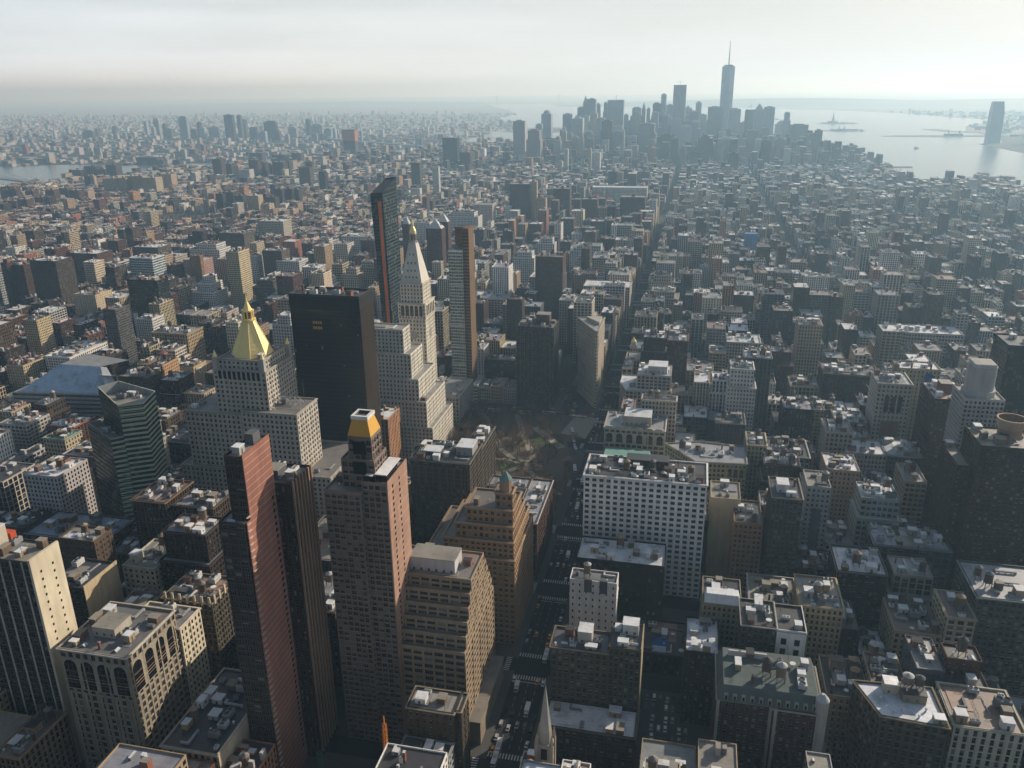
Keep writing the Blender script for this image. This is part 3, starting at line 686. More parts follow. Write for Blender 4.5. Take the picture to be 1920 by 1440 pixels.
# -- stone annex east of the clock tower base
B('grey stone block at the foot of the clock tower', [(-241, 757, -212, 812, 36)], sty((.34, .33, .31), 3.4, 4, .45, .6, (.25, .25, .25), cor=LIMEG), geo=True, n=6, cat='office block')
# -- stacked glass tower
st = sty((.52, .56, .52), 2.4, 3.4, .93, .62, SILV, blind=.35, mull=2); st['frame'] = (.3, .32, .32)
root, org = B('slim stacked glass apartment tower with a bronze spine', [(-252, 838, -214, 872, 20), (-243.5, 843, -228, 860, 165)], st, geo=True, n=2, name='glass_tower', cat='skyscraper')
m = MB(); m.box(-228, 845, 19, -221.5, 866, 187.5, (.15, .09, .045)); m.box(-238, 852, 165, -228.05, 866, 187.5, (.15, .09, .045), topcol=TAR); m.build('bronze_spine', root, org)
m = MB()
for k in range(48): m.box(-228, 844.8, 22 + k * 3.4, -221.4, 844.95, 23.6 + k * 3.4, (.03, .028, .025), GL)
m.build('spine_window', root, org)
m = MB()
for z in (40, 60, 84, 106, 128, 150): m.box(-243.9, 842.6, z, -227.9, 860.2, z + .9, (.5, .52, .5))
m.build('floor_band', root, org)
# -- tall dark glass tower under construction with an orange hoist
m = MB(); bot = [(-321, 850), (-310.5, 850), (-309.5, 878), (-320, 880)]; top = [(-327, 848), (-313.5, 848), (-312.5, 888), (-326, 890)]
root = thing('flared_glass_tower', 'very tall dark glass tower flaring to a slanted top, orange hoist up its face', 'skyscraper', (-313, 860, 0)); org = (-313, 860, 0)
FOOT.append((-330, 846, -308, 892)); THINGS.append((root, org, 233))
zb = [0, 30, 60, 110, 160, 219]
for i in range(5):
    t0, t1 = zb[i] / 219, zb[i + 1] / 219
    A = [tuple(b + (t - b) * t0 for b, t in zip(p, q)) for p, q in zip(bot, top)]; Bq = [tuple(b + (t - b) * t1 for b, t in zip(p, q)) for p, q in zip(bot, top)]
    for k in range(4):
        j = (k + 1) % 4; nb = 7 if k % 2 == 0 else 16; f0, f1 = round(zb[i] / 3.6), round(zb[i + 1] / 3.6)
        m.poly([(*A[k], zb[i]), (*A[j], zb[i]), (*Bq[j], zb[i + 1]), (*Bq[k], zb[i + 1])], (.05, .085, .09), FA, [(0, f0), (nb, f0), (nb, f1), (0, f1)], (.93, .8, .12, .3))
zt = [221, 222, 234, 232]
for k in range(4):
    j = (k + 1) % 4; m.poly([(*top[k], 219), (*top[j], 219), (*top[j], zt[j]), (*top[k], zt[k])], (.04, .06, .065), FA, [(0, 0), (14, 0), (14, 3), (0, 3)], (.93, .8, .12, .3))
m.build('wall', root, org)
m = MB(); m.poly([(p[0], p[1], z - 1.0) for p, z in zip(top, zt)], TAR, RO); m.build('roof', root, org)
m = MB(); m.tube((-313.5, 847.4, 60), (-315.4, 846.8, 212), .4, (.3, .3, .3)); m.tube((-316.5, 847.4, 60), (-318.6, 846.8, 212), .4, (.3, .3, .3))
for k in range(60): m.box(-316.6 - k * .037, 846.4, 70 + k * 2.4, -313.8 - k * .03, 848.6, 72.0 + k * 2.4, (.8, .17, .03))
m.build('hoist', root, org)
m = MB(); m.tube((-319, 870, 224), (-319, 870, 236), .5, DGREY); m.tube((-325, 870, 236), (-312, 870, 237), .4, DGREY); m.build('roof_derrick', root, org)
# -- wedge tower at the avenue crossing
pw = [(-88.0, 844.0), (-86.3, 844.0), (-85.0, 846.5), (-84.6, 899), (-113, 893), (-89.4, 846.3)]
st = sty((.44, .38, .30), 2.6, 3.9, .42, .55, (.36, .34, .31), cor=(.42, .38, .31), blind=.25)
root, org = B('wedge-shaped limestone tower narrowing to a rounded prow where two avenues cross', [(pw, 86)], st, geo=True, n=0, name='wedge_tower', cat='office tower')
for z in (16, 70): m = MB(); cornice(m, pw, z, (.40, .36, .29), .55, .9); m.build('belt_course', root, org)
m = MB(); m.prism([(-88, 868), (-87, 868), (-86.8, 892), (-104, 889)], 85, 88.6, (.4, .37, .32)); m.build('penthouse', root, org)
scatter_units(root, org, (-100, 868, -88, 892), 85.1, 3, [(-100, 868, -86, 892)])
# -- dark apartment slab by the square
st = sty((.085, .07, .06), 2.3, 3.0, .5, .66, GRAV, blind=.24)
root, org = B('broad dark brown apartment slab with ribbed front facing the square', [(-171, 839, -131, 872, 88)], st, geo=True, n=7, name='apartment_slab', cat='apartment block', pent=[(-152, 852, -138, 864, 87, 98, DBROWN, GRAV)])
m = MB()
for k in range(10): m.box(-170.6 + k * 4.4, 838.0, 6, -170.0 + k * 4.4, 838.95, 88.3, (.13, .105, .085))
m.build('front_rib', root, org)
# -- white block with roof terrace
st = sty((.82, .82, .80), 4.5, 3.95, .5, .5, (.06, .05, .045), cor=(.66, .66, .64), blind=.1, mull=2)
root, org = B('large white office block with a busy dark roof terrace', [(-55.5, 512, 23, 545, 84.5)], st, geo=True, n=14, tank=3, name='terrace_office_block', cat='office block', pent=[(-30, 534, -2, 544, 83.5, 87.5, DBROWN, TAR)])
for k in range(11):
    m = MB(); px_, py_ = R.uniform(-52, 20), R.uniform(514, 530); m.tube((px_, py_, 83.5), (px_, py_, 85.2), .08, DGREY); m.cyl(px_, py_, 85.0, 86.0, 1.9, (.62, .62, .6), k=10, r2=.15); m.build('terrace_parasol', root, org)
# -- shop blocks behind it toward the square
st = sty((.44, .40, .33), 4.4, 4.2, .66, .55, (.3, .31, .32), cor=(.5, .46, .4), blind=.12, mull=3)
root, org = B('limestone store block with scalloped parapet and roof box facing the square', [(-57.5, 655, -8, 690, 59)], st, geo=True, n=5, name='store_block', cat='office block', pent=[(-42, 664, -20, 684, 58, 66, (.42, .38, .32), SILV)])
for k in range(6): m = MB(); m.prism([(-57 + 8.2 * k, 654.4), (-50 + 8.2 * k, 654.4), (-50 + 8.2 * k, 655.6), (-57 + 8.2 * k, 655.6)], 59, 60.4, (.46, .42, .35), pts2=[(-55.4 + 8.2 * k, 654.4), (-51.6 + 8.2 * k, 654.4), (-51.6 + 8.2 * k, 655.6), (-55.4 + 8.2 * k, 655.6)]); m.build('parapet_crest', root, org)
arches(root, org, [(-55.5 + 8.2 * k, -50.5 + 8.2 * k, 654.9, 46, 54, 'x') for k in range(6)], (.44, .40, .33))
st = sty((.30, .24, .17), 3.6, 3.9, .5, .55, COPPER, blind=.1)
root, org = B('older block under a green copper mansard with brick gables', [(-57, 612, -16, 640, 40)], st, geo=True, n=3, name='mansard_block', cat='office block')
m = MB(); m.prism(rect(-56.8, 612.2, -16.2, 639.8), 40.05, 48.5, COPPER, pts2=rect(-54, 615, -19, 637)); m.build('copper_mansard', root, org)
for x in (-47, -26): add_box_part(root, org, 'brick_gable', x - 3.5, 611.6, 40, x + 3.5, 614.5, 50, (.42, .28, .17)); add_box_part(root, org, 'gable_window', x - 1.2, 611.5, 43, x + 1.2, 611.58, 47, DRED, GL)
for x in (-55.5, -18): m = MB(); m.cyl(x, 613.5, 40, 47, 1.8, COPPER, k=8); m.cyl(x, 613.5, 47, 52, 2.1, COPPER, k=8, r2=0); m.build('copper_turret', root, org)
st = sty((.42, .40, .36), 4.0, 3.8, .6, .62, SILV, blind=.12, mull=2)
root, org = B('cream office block with slanted corner and rooftop pavilion right of the wedge tower', [([(-57, 792), (-50, 772), (-12, 772), (-12, 816), (-57, 816)], 50), (-40, 778, -8, 812, 64)], st, geo=True, n=8, name='corner_office_block', cat='office block', pent=[(-30, 786, -12, 804, 63, 70, (.5, .5, .48), SILV)])
root, org = B('cream corner block with gold dome lantern and row of arched attic windows', [(-57, 915, -20, 948, 48)], sty((.40, .37, .31), 2.8, 3.7, .45, .55, BLUEG, cor=LIMEG), n=4, name='domed_office_block', cat='office block')
m = MB(); m.cyl(-53.5, 918.5, 47, 54, 3.2, LIME, k=10); m.cyl(-53.5, 918.5, 54, 57.5, 3.0, (0, 0, 0), GO, k=12, r2=1.2); m.cyl(-53.5, 918.5, 57.5, 60, .9, (0, 0, 0), GO, k=6, r2=0); m.build('gold_dome', root, org)
arches(root, org, [(-48 + 4.6 * k, -45 + 4.6 * k, 914.9, 40, 46, 'x') for k in range(6)])
# -- cream slab and neighbours at the lower left
def stripes(root, org, x0, x1, y, z0, z1, n, col, w=.7):
    m = MB()
    for k in range(n): x = x0 + (x1 - x0) * (k + .5) / n; m.box(x - w / 2, y - .45, z0, x + w / 2, y - .02, z1, col)
    m.build('front_pier', root, org)
st = sty((.17, .16, .14), 2.6, 3.5, .6, .6, GRAV, blind=.15)
root, org = B('tall dark office slab with bare cream side wall and boxy roof penthouse', [(-336, 302, -285.5, 320, 119)], st, geo=True, n=6, name='office_slab', cat='office tower', pent=[(-322, 305, -306, 314, 118, 130, (.52, .47, .38), SILV)])
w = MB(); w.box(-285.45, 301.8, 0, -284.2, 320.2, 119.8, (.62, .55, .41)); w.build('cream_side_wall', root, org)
for k in range(24):
    for yy in (306.5, 314): add_box_part(root, org, 'side_window', -284.15, yy, 14 + k * 4.2, -284.08, yy + .9, 15.3 + k * 4.2, DGREY, GL)
stripes(root, org, -336, -285.6, 302, 0, 118.6, 8, (.5, .47, .4))
add_box_part(root, org, 'red_roof_tank', -311, 315.5, 118, -306, 319, 124, (.5, .08, .03))
st = sty((.40, .35, .27), 3.8, 3.9, .5, .62, (.15, .15, .15), cor=(.5, .46, .4), blind=.15, mull=2)
root, org = B('pale stone loft tower with tall arched windows under a heavy white cornice', [(-271.5, 294, -235.6, 331, 80)], dict(st, col=(.30, .26, .2)), geo=True, n=8, name='loft_tower', cat='office block', cor=(.56, .53, .48), pent=[(-262, 306, -250, 318, 79, 84, (.42, .38, .32), GRAV)])
arches(root, org, [(-270 + 8.8 * k, -263.5 + 8.8 * k, 293.9, 58, 74, 'x') for k in range(4)] + [(296.5 + 8.6 * k, 302.8 + 8.6 * k, -235.5, 58, 74, 'y') for k in range(4)], (.34, .30, .23))
stripes(root, org, -273.6, -233.5, 294, 2, 56, 5, (.36, .31, .24), 1.1)
root, org = B('cream annex with a bare sunlit grid of windows behind the arched loft tower', [(-264, 331.3, -234.6, 349, 69)], sty((.60, .53, .40), 3.0, 3.7, .42, .55, (.2, .2, .2), cor=(.55, .5, .42), blind=.12), geo=True, n=3, name='loft_block', cat='office block')
st = sty((.24, .20, .13), 2.6, 3.8, .55, .6, (.1, .1, .1), cor=(.28, .23, .15), blind=.12)
root, org = B('ornate brown block with crested parapet left of the red slab tower', [(-264, 359, -234.5, 384, 65)], st, geo=True, n=5, tank=2, name='ornate_loft_block', cat='office block')
for k in range(7): add_box_part(root, org, 'parapet_finial', -262.5 + 4.4 * k, 358.5, 63, -261.3 + 4.4 * k, 359.2, 68.5, (.5, .43, .32))
for k in range(5): add_box_part(root, org, 'parapet_finial', -234.4, 361 + 5 * k, 63, -233.7, 362.3 + 5 * k, 68.5, (.55, .47, .35))
root, org = B('long low loft building with cluttered dark roof in front of the red slab', [(-214, 280, -186, 333, 47)], sty((.3, .27, .22), 3.2, 4, .5, .6, TAR, cor=(.36, .33, .28), blind=.2), geo=True, n=12, tank=1, name='loft_block', cat='office block')
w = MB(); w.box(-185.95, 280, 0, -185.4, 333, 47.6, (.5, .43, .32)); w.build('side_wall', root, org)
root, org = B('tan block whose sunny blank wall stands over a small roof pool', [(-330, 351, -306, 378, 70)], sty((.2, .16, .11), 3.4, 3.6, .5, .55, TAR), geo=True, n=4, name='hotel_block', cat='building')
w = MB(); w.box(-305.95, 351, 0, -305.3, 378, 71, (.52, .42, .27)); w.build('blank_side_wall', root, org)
add_box_part(root, org, 'roof_pool', -322, 356, 69.06, -311, 362, 69.5, (.03, .22, .34), GL)
root, org = B('slim brown brick block with small scattered windows beside the dark glass tower', [(-356, 392, -331, 408, 72)], sty((.26, .17, .11), 3.4, 3.6, .3, .4, GRAV), geo=True, n=5, tank=1, name='brick_block', cat='building')
root, org = B('low loft building with a wide blue-grey roof at the left', [(-420, 431, -360, 462, 46)], sty((.22, .2, .18), 2.8, 4, .62, .6, (.25, .32, .42), cor=(.3, .28, .26)), geo=True, n=6, name='loft_block', cat='office block')
root, org = B('tan brick apartment block with white-framed windows at the lower left edge', [(-350, 296, -317, 318, 42)], sty((.40, .29, .18), 3.0, 3.7, .42, .5, TAR, cor=(.3, .25, .2)), geo=True, n=5, tank=1, name='apartment_block', cat='apartment block')
# faceted glass tower
def prism_tower(root, org, pts, z0, z1, col, win, bay=2.6, fl=3.5, ztop=None, nm='wall'):
    m = MB(); k = len(pts); zt = ztop or [z1] * k
    for i in range(k):
        j = (i + 1) % k; L = math.dist(pts[i], pts[j]); nb = max(1, round(L / bay)); nf = max(1, round((z1 - z0) / fl))
        m.poly([(*pts[i], z0), (*pts[j], z0), (*pts[j], zt[j]), (*pts[i], zt[i])], col[i] if isinstance(col, list) else col, FA, [(0, 0), (nb, 0), (nb, nf), (0, nf)], win)
    m.build(nm, root, org)
    q = inset(pts, .4); m = MB(); m.poly([(*p, min(zt) - 1) for p in q], GRAV, RO); m.build('roof', root, org)
    m = MB()
    for i in range(k):
        j = (i + 1) % k
        m.poly([(*pts[i], zt[i]), (*pts[j], zt[j]), (*q[j], zt[j]), (*q[i], zt[i])], (.6, .62, .6)); m.poly([(*q[j], min(zt) - 1), (*q[i], min(zt) - 1), (*q[i], zt[i]), (*q[j], zt[j])], (.3, .32, .32))
    m.build('parapet', root, org)
root = thing('faceted_glass_tower', 'faceted greenish glass tower with two stepped slanting roofs', 'skyscraper', (-395, 480, 0)); org = (-395, 480, 0)
G1, G2c = (.05, .05, .04), (.34, .40, .29)
prism_tower(root, org, [(-389, 486), (-362, 470), (-349, 478), (-352, 496), (-383, 500)], 0, 127, [G1, G2c, G2c, G1, G1], (2, .58, .15, .2), ztop=[132, 126, 126, 128, 132])
prism_tower(root, org, [(-397, 479), (-370, 466.5), (-362.3, 470.4), (-362.3, 490), (-392, 492)], 0, 104, [G1, G2c, G2c, G1, G1], (2, .58, .15, .7), ztop=[108, 103, 104, 104, 106], nm='lower_wing')
scatter_units(root, org, (-386, 474, -366, 488), 102, 6, []); scatter_units(root, org, (-378, 484, -356, 494), 125, 5, [])
m = MB()
for i in range(26):
    z = 10 + 3.6 * i; m.tube((-370, 466.3, z), (-362.2, 470.2, z), .16, (.46, .54, .36))
for i in range(7): z = 104.5 + 3.3 * i; m.tube((-361.9, 469.8, z), (-348.9, 477.8, z), .16, (.46, .54, .36))
m.build('floor_band', root, org)
FOOT.append((-398, 466, -348, 500)); THINGS.append((root, org, 130))
root = thing('glass_annex', 'small pale green glass block leaning at the foot of the faceted glass tower', 'office block', (-362, 492, 0)); org = (-362, 492, 0)
prism_tower(root, org, [(-369, 496), (-366, 489), (-352, 499), (-356, 508)], 0, 58, [G1, (.34, .42, .38), (.22, .27, .2), G1], (.3, .7, .2, .4), ztop=[58, 60, 59, 57]); THINGS.append((root, org, 58)); FOOT.append((-369, 489, -352, 508))
# curved blue roofed college
root = thing('college_building', 'broad college building with a sloping blue metal roof and curved striped end', 'college building', (-575, 690, 0)); org = (-575, 690, 0)
CW = (.34, .35, .36)
m = MB(); m.poly([(-646, 668, 0), (-547, 679, 0), (-547, 679, 44), (-646, 668, 44)], CW, FA, [(0, 0), (1, 0), (1, 10), (0, 10)], (2, .42, .15, .5))
m.poly([(-646, 740, 0), (-646, 668, 0), (-646, 668, 44), (-646, 740, 44)], CW, FA, [(0, 0), (1, 0), (1, 10), (0, 10)], (2, .42, .15, .5)); m.build('wall', root, org)
m = MB(); m.poly([(-640, 669, 44), (-547, 679, 44), (-566, 700, 65), (-610, 697, 66)], (.42, .54, .66), RO); m.poly([(-640, 669, 44), (-610, 697, 66), (-612, 738, 64), (-640, 740, 44)], (.36, .48, .6), RO); m.build('blue_roof', root, org)
m = MB(); m.poly([(-640, 668.9, 43.9), (-547, 678.9, 43.9), (-547, 678.8, 45.4), (-640, 668.8, 45.4)], (.6, .62, .64))
for k in range(9):
    t = (k + .5) / 9; a = Vector((-640 + 93 * t, 669 + 10 * t, 44.1)); b_ = Vector((-610 + 44 * t, 697 + 3 * t, 66.1 - t)); m.tube(a, b_, .16, (.3, .42, .56))
m.build('roof_seam', root, org)
m = MB(); m.poly([(-610, 697, 66), (-566, 700, 65), (-562, 738, 60), (-612, 738, 64)], (.2, .2, .2), RO); m.poly([(-646, 668, 44), (-640, 669, 44), (-640, 740, 44), (-646, 740, 44)], (.2, .2, .2), RO); m.build('flat_roof', root, org)
m = MB(); m.poly([(-547, 679, 44), (-541, 690, 47), (-560, 701, 64.5), (-566, 700, 65)], (.75, .75, .72)); m.poly([(-547, 679, 0), (-541, 690, 0), (-541, 690, 47), (-547, 679, 44)], (.75, .75, .72)); m.build('white_end_panel', root, org)
m = MB(); cv = [(-541 + 10 * math.sin(math.pi * i / 10), 690 + 5 * i) for i in range(11)]; hz = [60 - 1.6 * i - .25 * i * i for i in range(11)]
for i in range(10): m.poly([(*cv[i], 0), (*cv[i + 1], 0), (*cv[i + 1], hz[i + 1]), (*cv[i], hz[i])], (.36, .37, .34), FA, [(0, 0), (1, 0), (1, 20), (0, 20)], (2, .4, .1, .3))
for i in range(10): m.poly([(*cv[i], hz[i]), (*cv[i + 1], hz[i + 1]), (-564, cv[i + 1][1], hz[i + 1]), (-564, cv[i][1], hz[i])], (.5, .5, .48))
m.build('curved_end', root, org); FOOT.append((-642, 654, -512, 744)); THINGS.append((root, org, 66))
# -- foreground along the avenue, west side
st = sty((.24, .2, .14), 3.2, 3.7, .5, .55, (.09, .09, .1), cor=(.27, .22, .16), blind=.25)
B('brown brick office block with penthouse hut beside the avenue, left of its taller pair', [(-53, 372, -24.2, 389, 56)], st, geo=True, n=5, name='office_block', cat='office block', pent=[(-40, 378, -33, 386, 55, 62, (.42, .4, .36), SILV)])
root, org = B('narrow brown office tower with roof garden overlooking the parking lot', [(-23.8, 372, -8, 393, 60)], sty((.22, .19, .13), 2.8, 3.7, .52, .6, TAR, blind=.2), geo=True, n=4, name='office_block', cat='office block', pent=[(-18, 384, -10, 391, 59, 65, (.6, .6, .58), SILV)])
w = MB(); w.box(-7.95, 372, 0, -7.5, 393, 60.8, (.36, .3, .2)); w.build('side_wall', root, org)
B('low dark club house with a silver roof in front of the paired office blocks', [(-53, 352, -8, 371, 24)], sty((.10, .065, .05), 3.4, 4.4, .4, .5, SILV, cor=(.13, .1, .08)), geo=True, n=4, name='club_house', cat='building')
root, org = B('narrow white-painted block with bare walls and black roof tank', [(-53.5, 440, -26, 452, 52)], sty((.72, .71, .68), 4.2, 4.6, .2, .36, DGREY, blind=.1), geo=True, n=2, tank=1, name='painted_block', cat='building')
for x in (-45, -36): add_box_part(root, org, 'dark_shaft', x, 439.8, 44, x + 4.5, 441, 52.6, DGREY)
B('low brown building below the narrow white block', [(-55, 393, -28, 438, 15)], sty((.09, .07, .06), 3.5, 4, .4, .5, TAR), geo=False, n=9, name='shop_building', cat='building')
root, org = B('low dark yard building with bright blue sheeting over part of its roof', [(-25, 431, 20, 464, 14)], sty((.1, .06, .05), 3.5, 4, .4, .5, TAR), n=6, name='yard_building', cat='building')
add_box_part(root, org, 'blue_roof_sheet', -4, 440, 13.06, 5, 452, 13.5, (.04, .12, .35)); add_box_part(root, org, 'pale_roof_sheet', -4, 434, 13.06, 4, 439.5, 13.4, (.35, .42, .55))
B('wide dark brick block with pale cluttered roof in front of the white terrace block', [(-54, 470, 0, 497, 48)], sty((.075, .055, .05), 3.4, 3.8, .36, .5, SILV, blind=.1), geo=True, n=10, tank=1, name='brick_block', cat='building')
root, org = B('building with a broad white membrane roof at the bottom edge', [(-54, 282, -37.5, 309, 43)], sty((.3, .3, .3), 3.4, 3.8, .4, .5, (.62, .66, .72)), n=0, name='flat_roofed_block', cat='building')
for k in range(3): add_box_part(root, org, 'roof_seam', -52.5, 286 + 8 * k, 42.06, -38.5, 286.3 + 8 * k, 42.3, (.55, .58, .63))
st = sty((.16, .12, .08), 3.2, 3.7, .3, .45, (.3, .28, .25), cor=(.3, .26, .2), blind=.3)
root, org = B('brown brick block with skylights and mostly blank front at the bottom', [(-111, 318, -88.5, 332, 54), (-88.3, 320, -85.6, 332, 54)], st, geo=True, n=5, name='brick_block', cat='building', pent=[(-108, 321, -103, 326, 53, 56.5, (.6, .6, .58), SILV)])
# church
root = thing('church', 'stone church with a tall pointed spire at the avenue corner', 'church', (-46, 318, 0)); org = (-46, 318, 0)
sc = (.36, .32, .27)
m = MB(); m.box(-49.6, 314.5, 0, -42.4, 321.5, 47, sc); m.build('tower', root, org)
m = MB()
for x in (-49.4, -42.6):
    for y in (314.7, 321.3): m.box(x - .8, y - .8, 0, x + .8, y + .8, 47.5, sc); m.cyl(x, y, 47.5, 53.5, 1.0, sc, k=4, r2=0)
m.build('corner_pinnacle', root, org)
m = MB(); m.cyl(-46, 318, 46.5, 53, 3.2, sc, k=8, r2=2.9); m.cyl(-46, 318, 53, 77, 2.9, (.4, .37, .32), k=8, r2=.12); m.cyl(-46, 318, 76.5, 78.5, .25, DGREY, k=6); m.build('spire', root, org)
for z in (30, 39): add_box_part(root, org, 'belfry_opening', -47.4, 314.35, z, -44.6, 314.45, z + 6, DGREY, GL); add_box_part(root, org, 'belfry_opening', -42.35, 316.6, z, -42.25, 319.4, z + 6, DGREY, GL)
m = MB(); m.box(-42.3, 312, 0, -10, 334, 13, (.2, .17, .14)); m.build('nave_wall', root, org)
m = MB(); m.poly([(-42.3, 312, 13), (-10, 312, 13), (-10, 323, 22), (-42.3, 323, 22)], (.07, .07, .08)); m.poly([(-10, 334, 13), (-42.3, 334, 13), (-42.3, 323, 22), (-10, 323, 22)], (.07, .07, .08)); m.poly([(-10, 312, 13), (-10, 334, 13), (-10, 323, 22)], (.2, .17, .14)); m.build('nave_roof', root, org)
FOOT.append((-50, 311, -9, 335)); THINGS.append((root, org, 77))
# mansard hotel
st = sty((.19, .085, .06), 3.3, 3.5, .42, .6, TAR, cor=(.36, .33, .28), blind=.3); st['frame'] = (.45, .42, .37)
root, org = B('red brick and stone hotel with a slate mansard and round corner turret', [(29, 354, 54, 386, 53), (54.2, 352, 76, 386, 53)], st, geo=True, n=0, name='mansard_hotel', cat='hotel')
m = MB(); m.prism(rect(29.2, 352.6, 75.6, 385.6), 53.02, 60, (.10, .125, .12), pts2=rect(31.5, 355.5, 73, 383)); m.build('mansard_roof', root, org)
m = MB(); m.cyl(75, 354, 0, 60, 3.0, (.42, .4, .36), k=14); m.cyl(75, 354, 60, 63, 3.1, (.45, .47, .46), k=14, r2=.8); m.build('corner_turret', root, org)
for k in range(11): add_box_part(root, org, 'dormer', 32 + 3.9 * k, 352.9, 53.2, 33.8 + 3.9 * k, 354.8, 56.6, (.36, .33, .28)); add_box_part(root, org, 'dormer_window', 32.4 + 3.9 * k, 352.8, 53.9, 33.4 + 3.9 * k, 352.88, 55.9, DGREY, GL)
for x in (29.6, 53.2, 55.2): add_box_part(root, org, 'stone_pier', x - .7, 351.6 if x > 54 else 353.6, 0, x + .7, 354.05, 53, (.38, .35, .3))
scatter_units(root, org, (33, 357, 71, 382), 60, 14, [], 2); m = MB(); m.box(34, 377, 60, 52, 378, 63, (.5, .5, .5)); m.build('roof_screen', root, org)
# white-roofed wedge block
wp = [(98, 346.5), (125, 344.5), (124, 370), (90, 368)]
root, org = B('brown wedge-shaped block with a smooth white roof and two roof tanks', [(wp, 62)], sty((.21, .165, .1), 3.3, 3.8, .5, .6, (.66, .69, .75), cor=(.24, .2, .14), blind=.15), geo=True, n=0, name='wedge_block', cat='office block', pent=[(102, 362, 108, 368, 61, 66.5, (.5, .42, .3), (.85, .85, .85)), (109, 358, 119, 366, 61, 65.5, (.24, .2, .14), TAR), (119.5, 346, 124, 350, 61, 64, (.42, .35, .25), (.7, .72, .75))])
put(TANKS[2], 'water_tank', root, (111.5 - org[0], 363.5 - org[1], 65.8), 0, (1.1, 1.1, .8)); put(TANKS[3], 'water_tank', root, (116.5 - org[0], 363.5 - org[1], 65.8), 0, (1, 1, .75))
for p in ((100, 358), (108, 352), (114, 349), (104, 350), (118, 354)): put(UNITS[-5][1], 'roof_vent', root, (p[0] - org[0], p[1] - org[1], 61), 0, (1.2, 1.2, 1.2))
# rest of the right foreground
B('red brick tower in two steps with pointed water tank', [(134, 380, 152, 400, 57), (134.5, 388, 150, 400, 66)], sty((.25, .12, .075), 3.4, 3.6, .3, .5, TAR), geo=True, n=5, tank=1, name='brick_tower', cat='building')
w = B('grey painted side wall block left of the red brick tank tower', [(121, 384, 133.6, 410, 61)], sty((.26, .26, .28), 5, 4, .15, .3, GREY), geo=True, n=4, name='painted_block', cat='building')
B('big grey brick loft block with rows of paired windows at the right edge', [(161, 438, 232, 474, 70)], sty((.22, .205, .18), 3.2, 3.6, .56, .55, (.33, .34, .37), cor=(.2, .25, .23), blind=.3), geo=True, n=9, tank=2, name='loft_block', cat='office block')
B('dark brown loft block topped by a bright white roof and wooden tank', [(98, 470, 125, 499, 58)], sty((.10, .08, .065), 3.0, 3.6, .55, .55, (.62, .63, .66), cor=(.18, .15, .12), blind=.3), geo=True, n=7, tank=1, name='loft_block', cat='office block')
B('grey loft block with wide window bays behind the white-topped dark block', [(126, 512, 170, 540, 54)], sty((.24, .22, .19), 4.6, 3.9, .72, .6, (.38, .4, .45), cor=(.22, .2, .18), blind=.2, mull=3), geo=True, n=9, name='loft_block', cat='office block')
B('yellowish ornate hotel block with pedimented top and single roof tank', [(73, 428, 95, 458, 60)], sty((.32, .26, .16), 2.9, 3.6, .42, .58, GRAV, cor=(.36, .3, .2), blind=.2), geo=True, n=8, tank=1, name='hotel_block', cat='building')
root, org = B('dark loft block ending in a bright white painted corner bay', [(41, 397, 58, 420, 65), (58.2, 397, 72, 420, 64)], sty((.2, .175, .13), 2.8, 3.7, .5, .6, TAR, cor=(.4, .38, .34), blind=.2), geo=True, n=7, name='loft_block', cat='office block')
add_box_part(root, org, 'white_corner_face', 58.2, 396.5, 34, 72.4, 396.9, 64.6, (.78, .78, .76)); add_box_part(root, org, 'white_corner_face', 72.05, 396.9, 34, 72.45, 420, 64.6, (.74, .74, .72))
for k in range(4):
    for x in (60.5, 67): add_box_part(root, org, 'corner_window', x, 396.38, 38 + 6 * k, x + 2.6, 396.46, 41.6 + 6 * k, DGREY, GL)
root, org = B('buff block with white metal mansard and dormers', [(22, 425, 43, 452, 56)], sty((.30, .25, .17), 2.8, 3.7, .45, .55, TAR), geo=True, n=6, name='mansard_block', cat='office block')
m = MB(); m.prism(rect(23, 425.5, 42, 436), 56.05, 60.5, (.7, .72, .74), pts2=rect(24, 428, 41, 434)); m.build('white_mansard', root, org)
root, org = B('dark brick block with white C-shaped roof beside the buff mansard', [(14, 394, 31, 424, 47)], sty((.10, .07, .06), 3, 3.7, .4, .55, (.66, .68, .72)), geo=True, n=9, name='brick_block', cat='building')
B('slender grey stone loft tower standing alone right of the white terrace block', [(63, 511, 81, 540, 81)], sty((.20, .18, .15), 2.6, 3.7, .6, .6, TAR, cor=(.3, .27, .22), blind=.25), geo=True, n=6, name='loft_tower', cat='office tower', pent=[(66, 518, 73, 528, 80, 86, (.5, .5, .48), SILV)])
root, org = B('slender grey tower with arched white top storey and black inset strip', [(88, 545, 103, 570, 74)], sty((.40, .39, .37), 3.2, 3.7, .42, .5, GRAV, blind=.2), geo=True, n=5, tank=1, name='loft_tower', cat='office tower')
add_box_part(root, org, 'dark_strip', 92.5, 544.6, 4, 98.5, 544.95, 58, DGREY)
root, org = B('orange-brown brick building with projecting bays left of the slender grey tower', [(42, 520, 60, 552, 56)], sty((.30, .17, .085), 3.2, 3.7, .5, .5, TAR), geo=True, n=4, name='brick_block', cat='building')
root, org = B('tan block showing a large blank windowless wall', [(27, 540, 46.5, 566, 62)], sty((.44, .35, .23), 40, 30, .01, .01, GRAV), geo=False, n=3, name='blank_walled_block', cat='building')
ap = [(-7, 634), (17, 604), (54, 607), (54, 640), (17, 642)]
root, org = B('tan triangular-fronted block with arcaded top floors and deep cornice', [(ap, 58)], sty((.36, .30, .2), 3.2, 3.8, .5, .55, (.3, .31, .33), cor=(.22, .26, .22), blind=.2), geo=True, n=8, tank=1, name='arcaded_block', cat='office block')
arches(root, org, [(19.5 + 4.2 * k, 22.6 + 4.2 * k, 606.0, 46, 53, 'x') for k in range(8)], (.36, .30, .2))
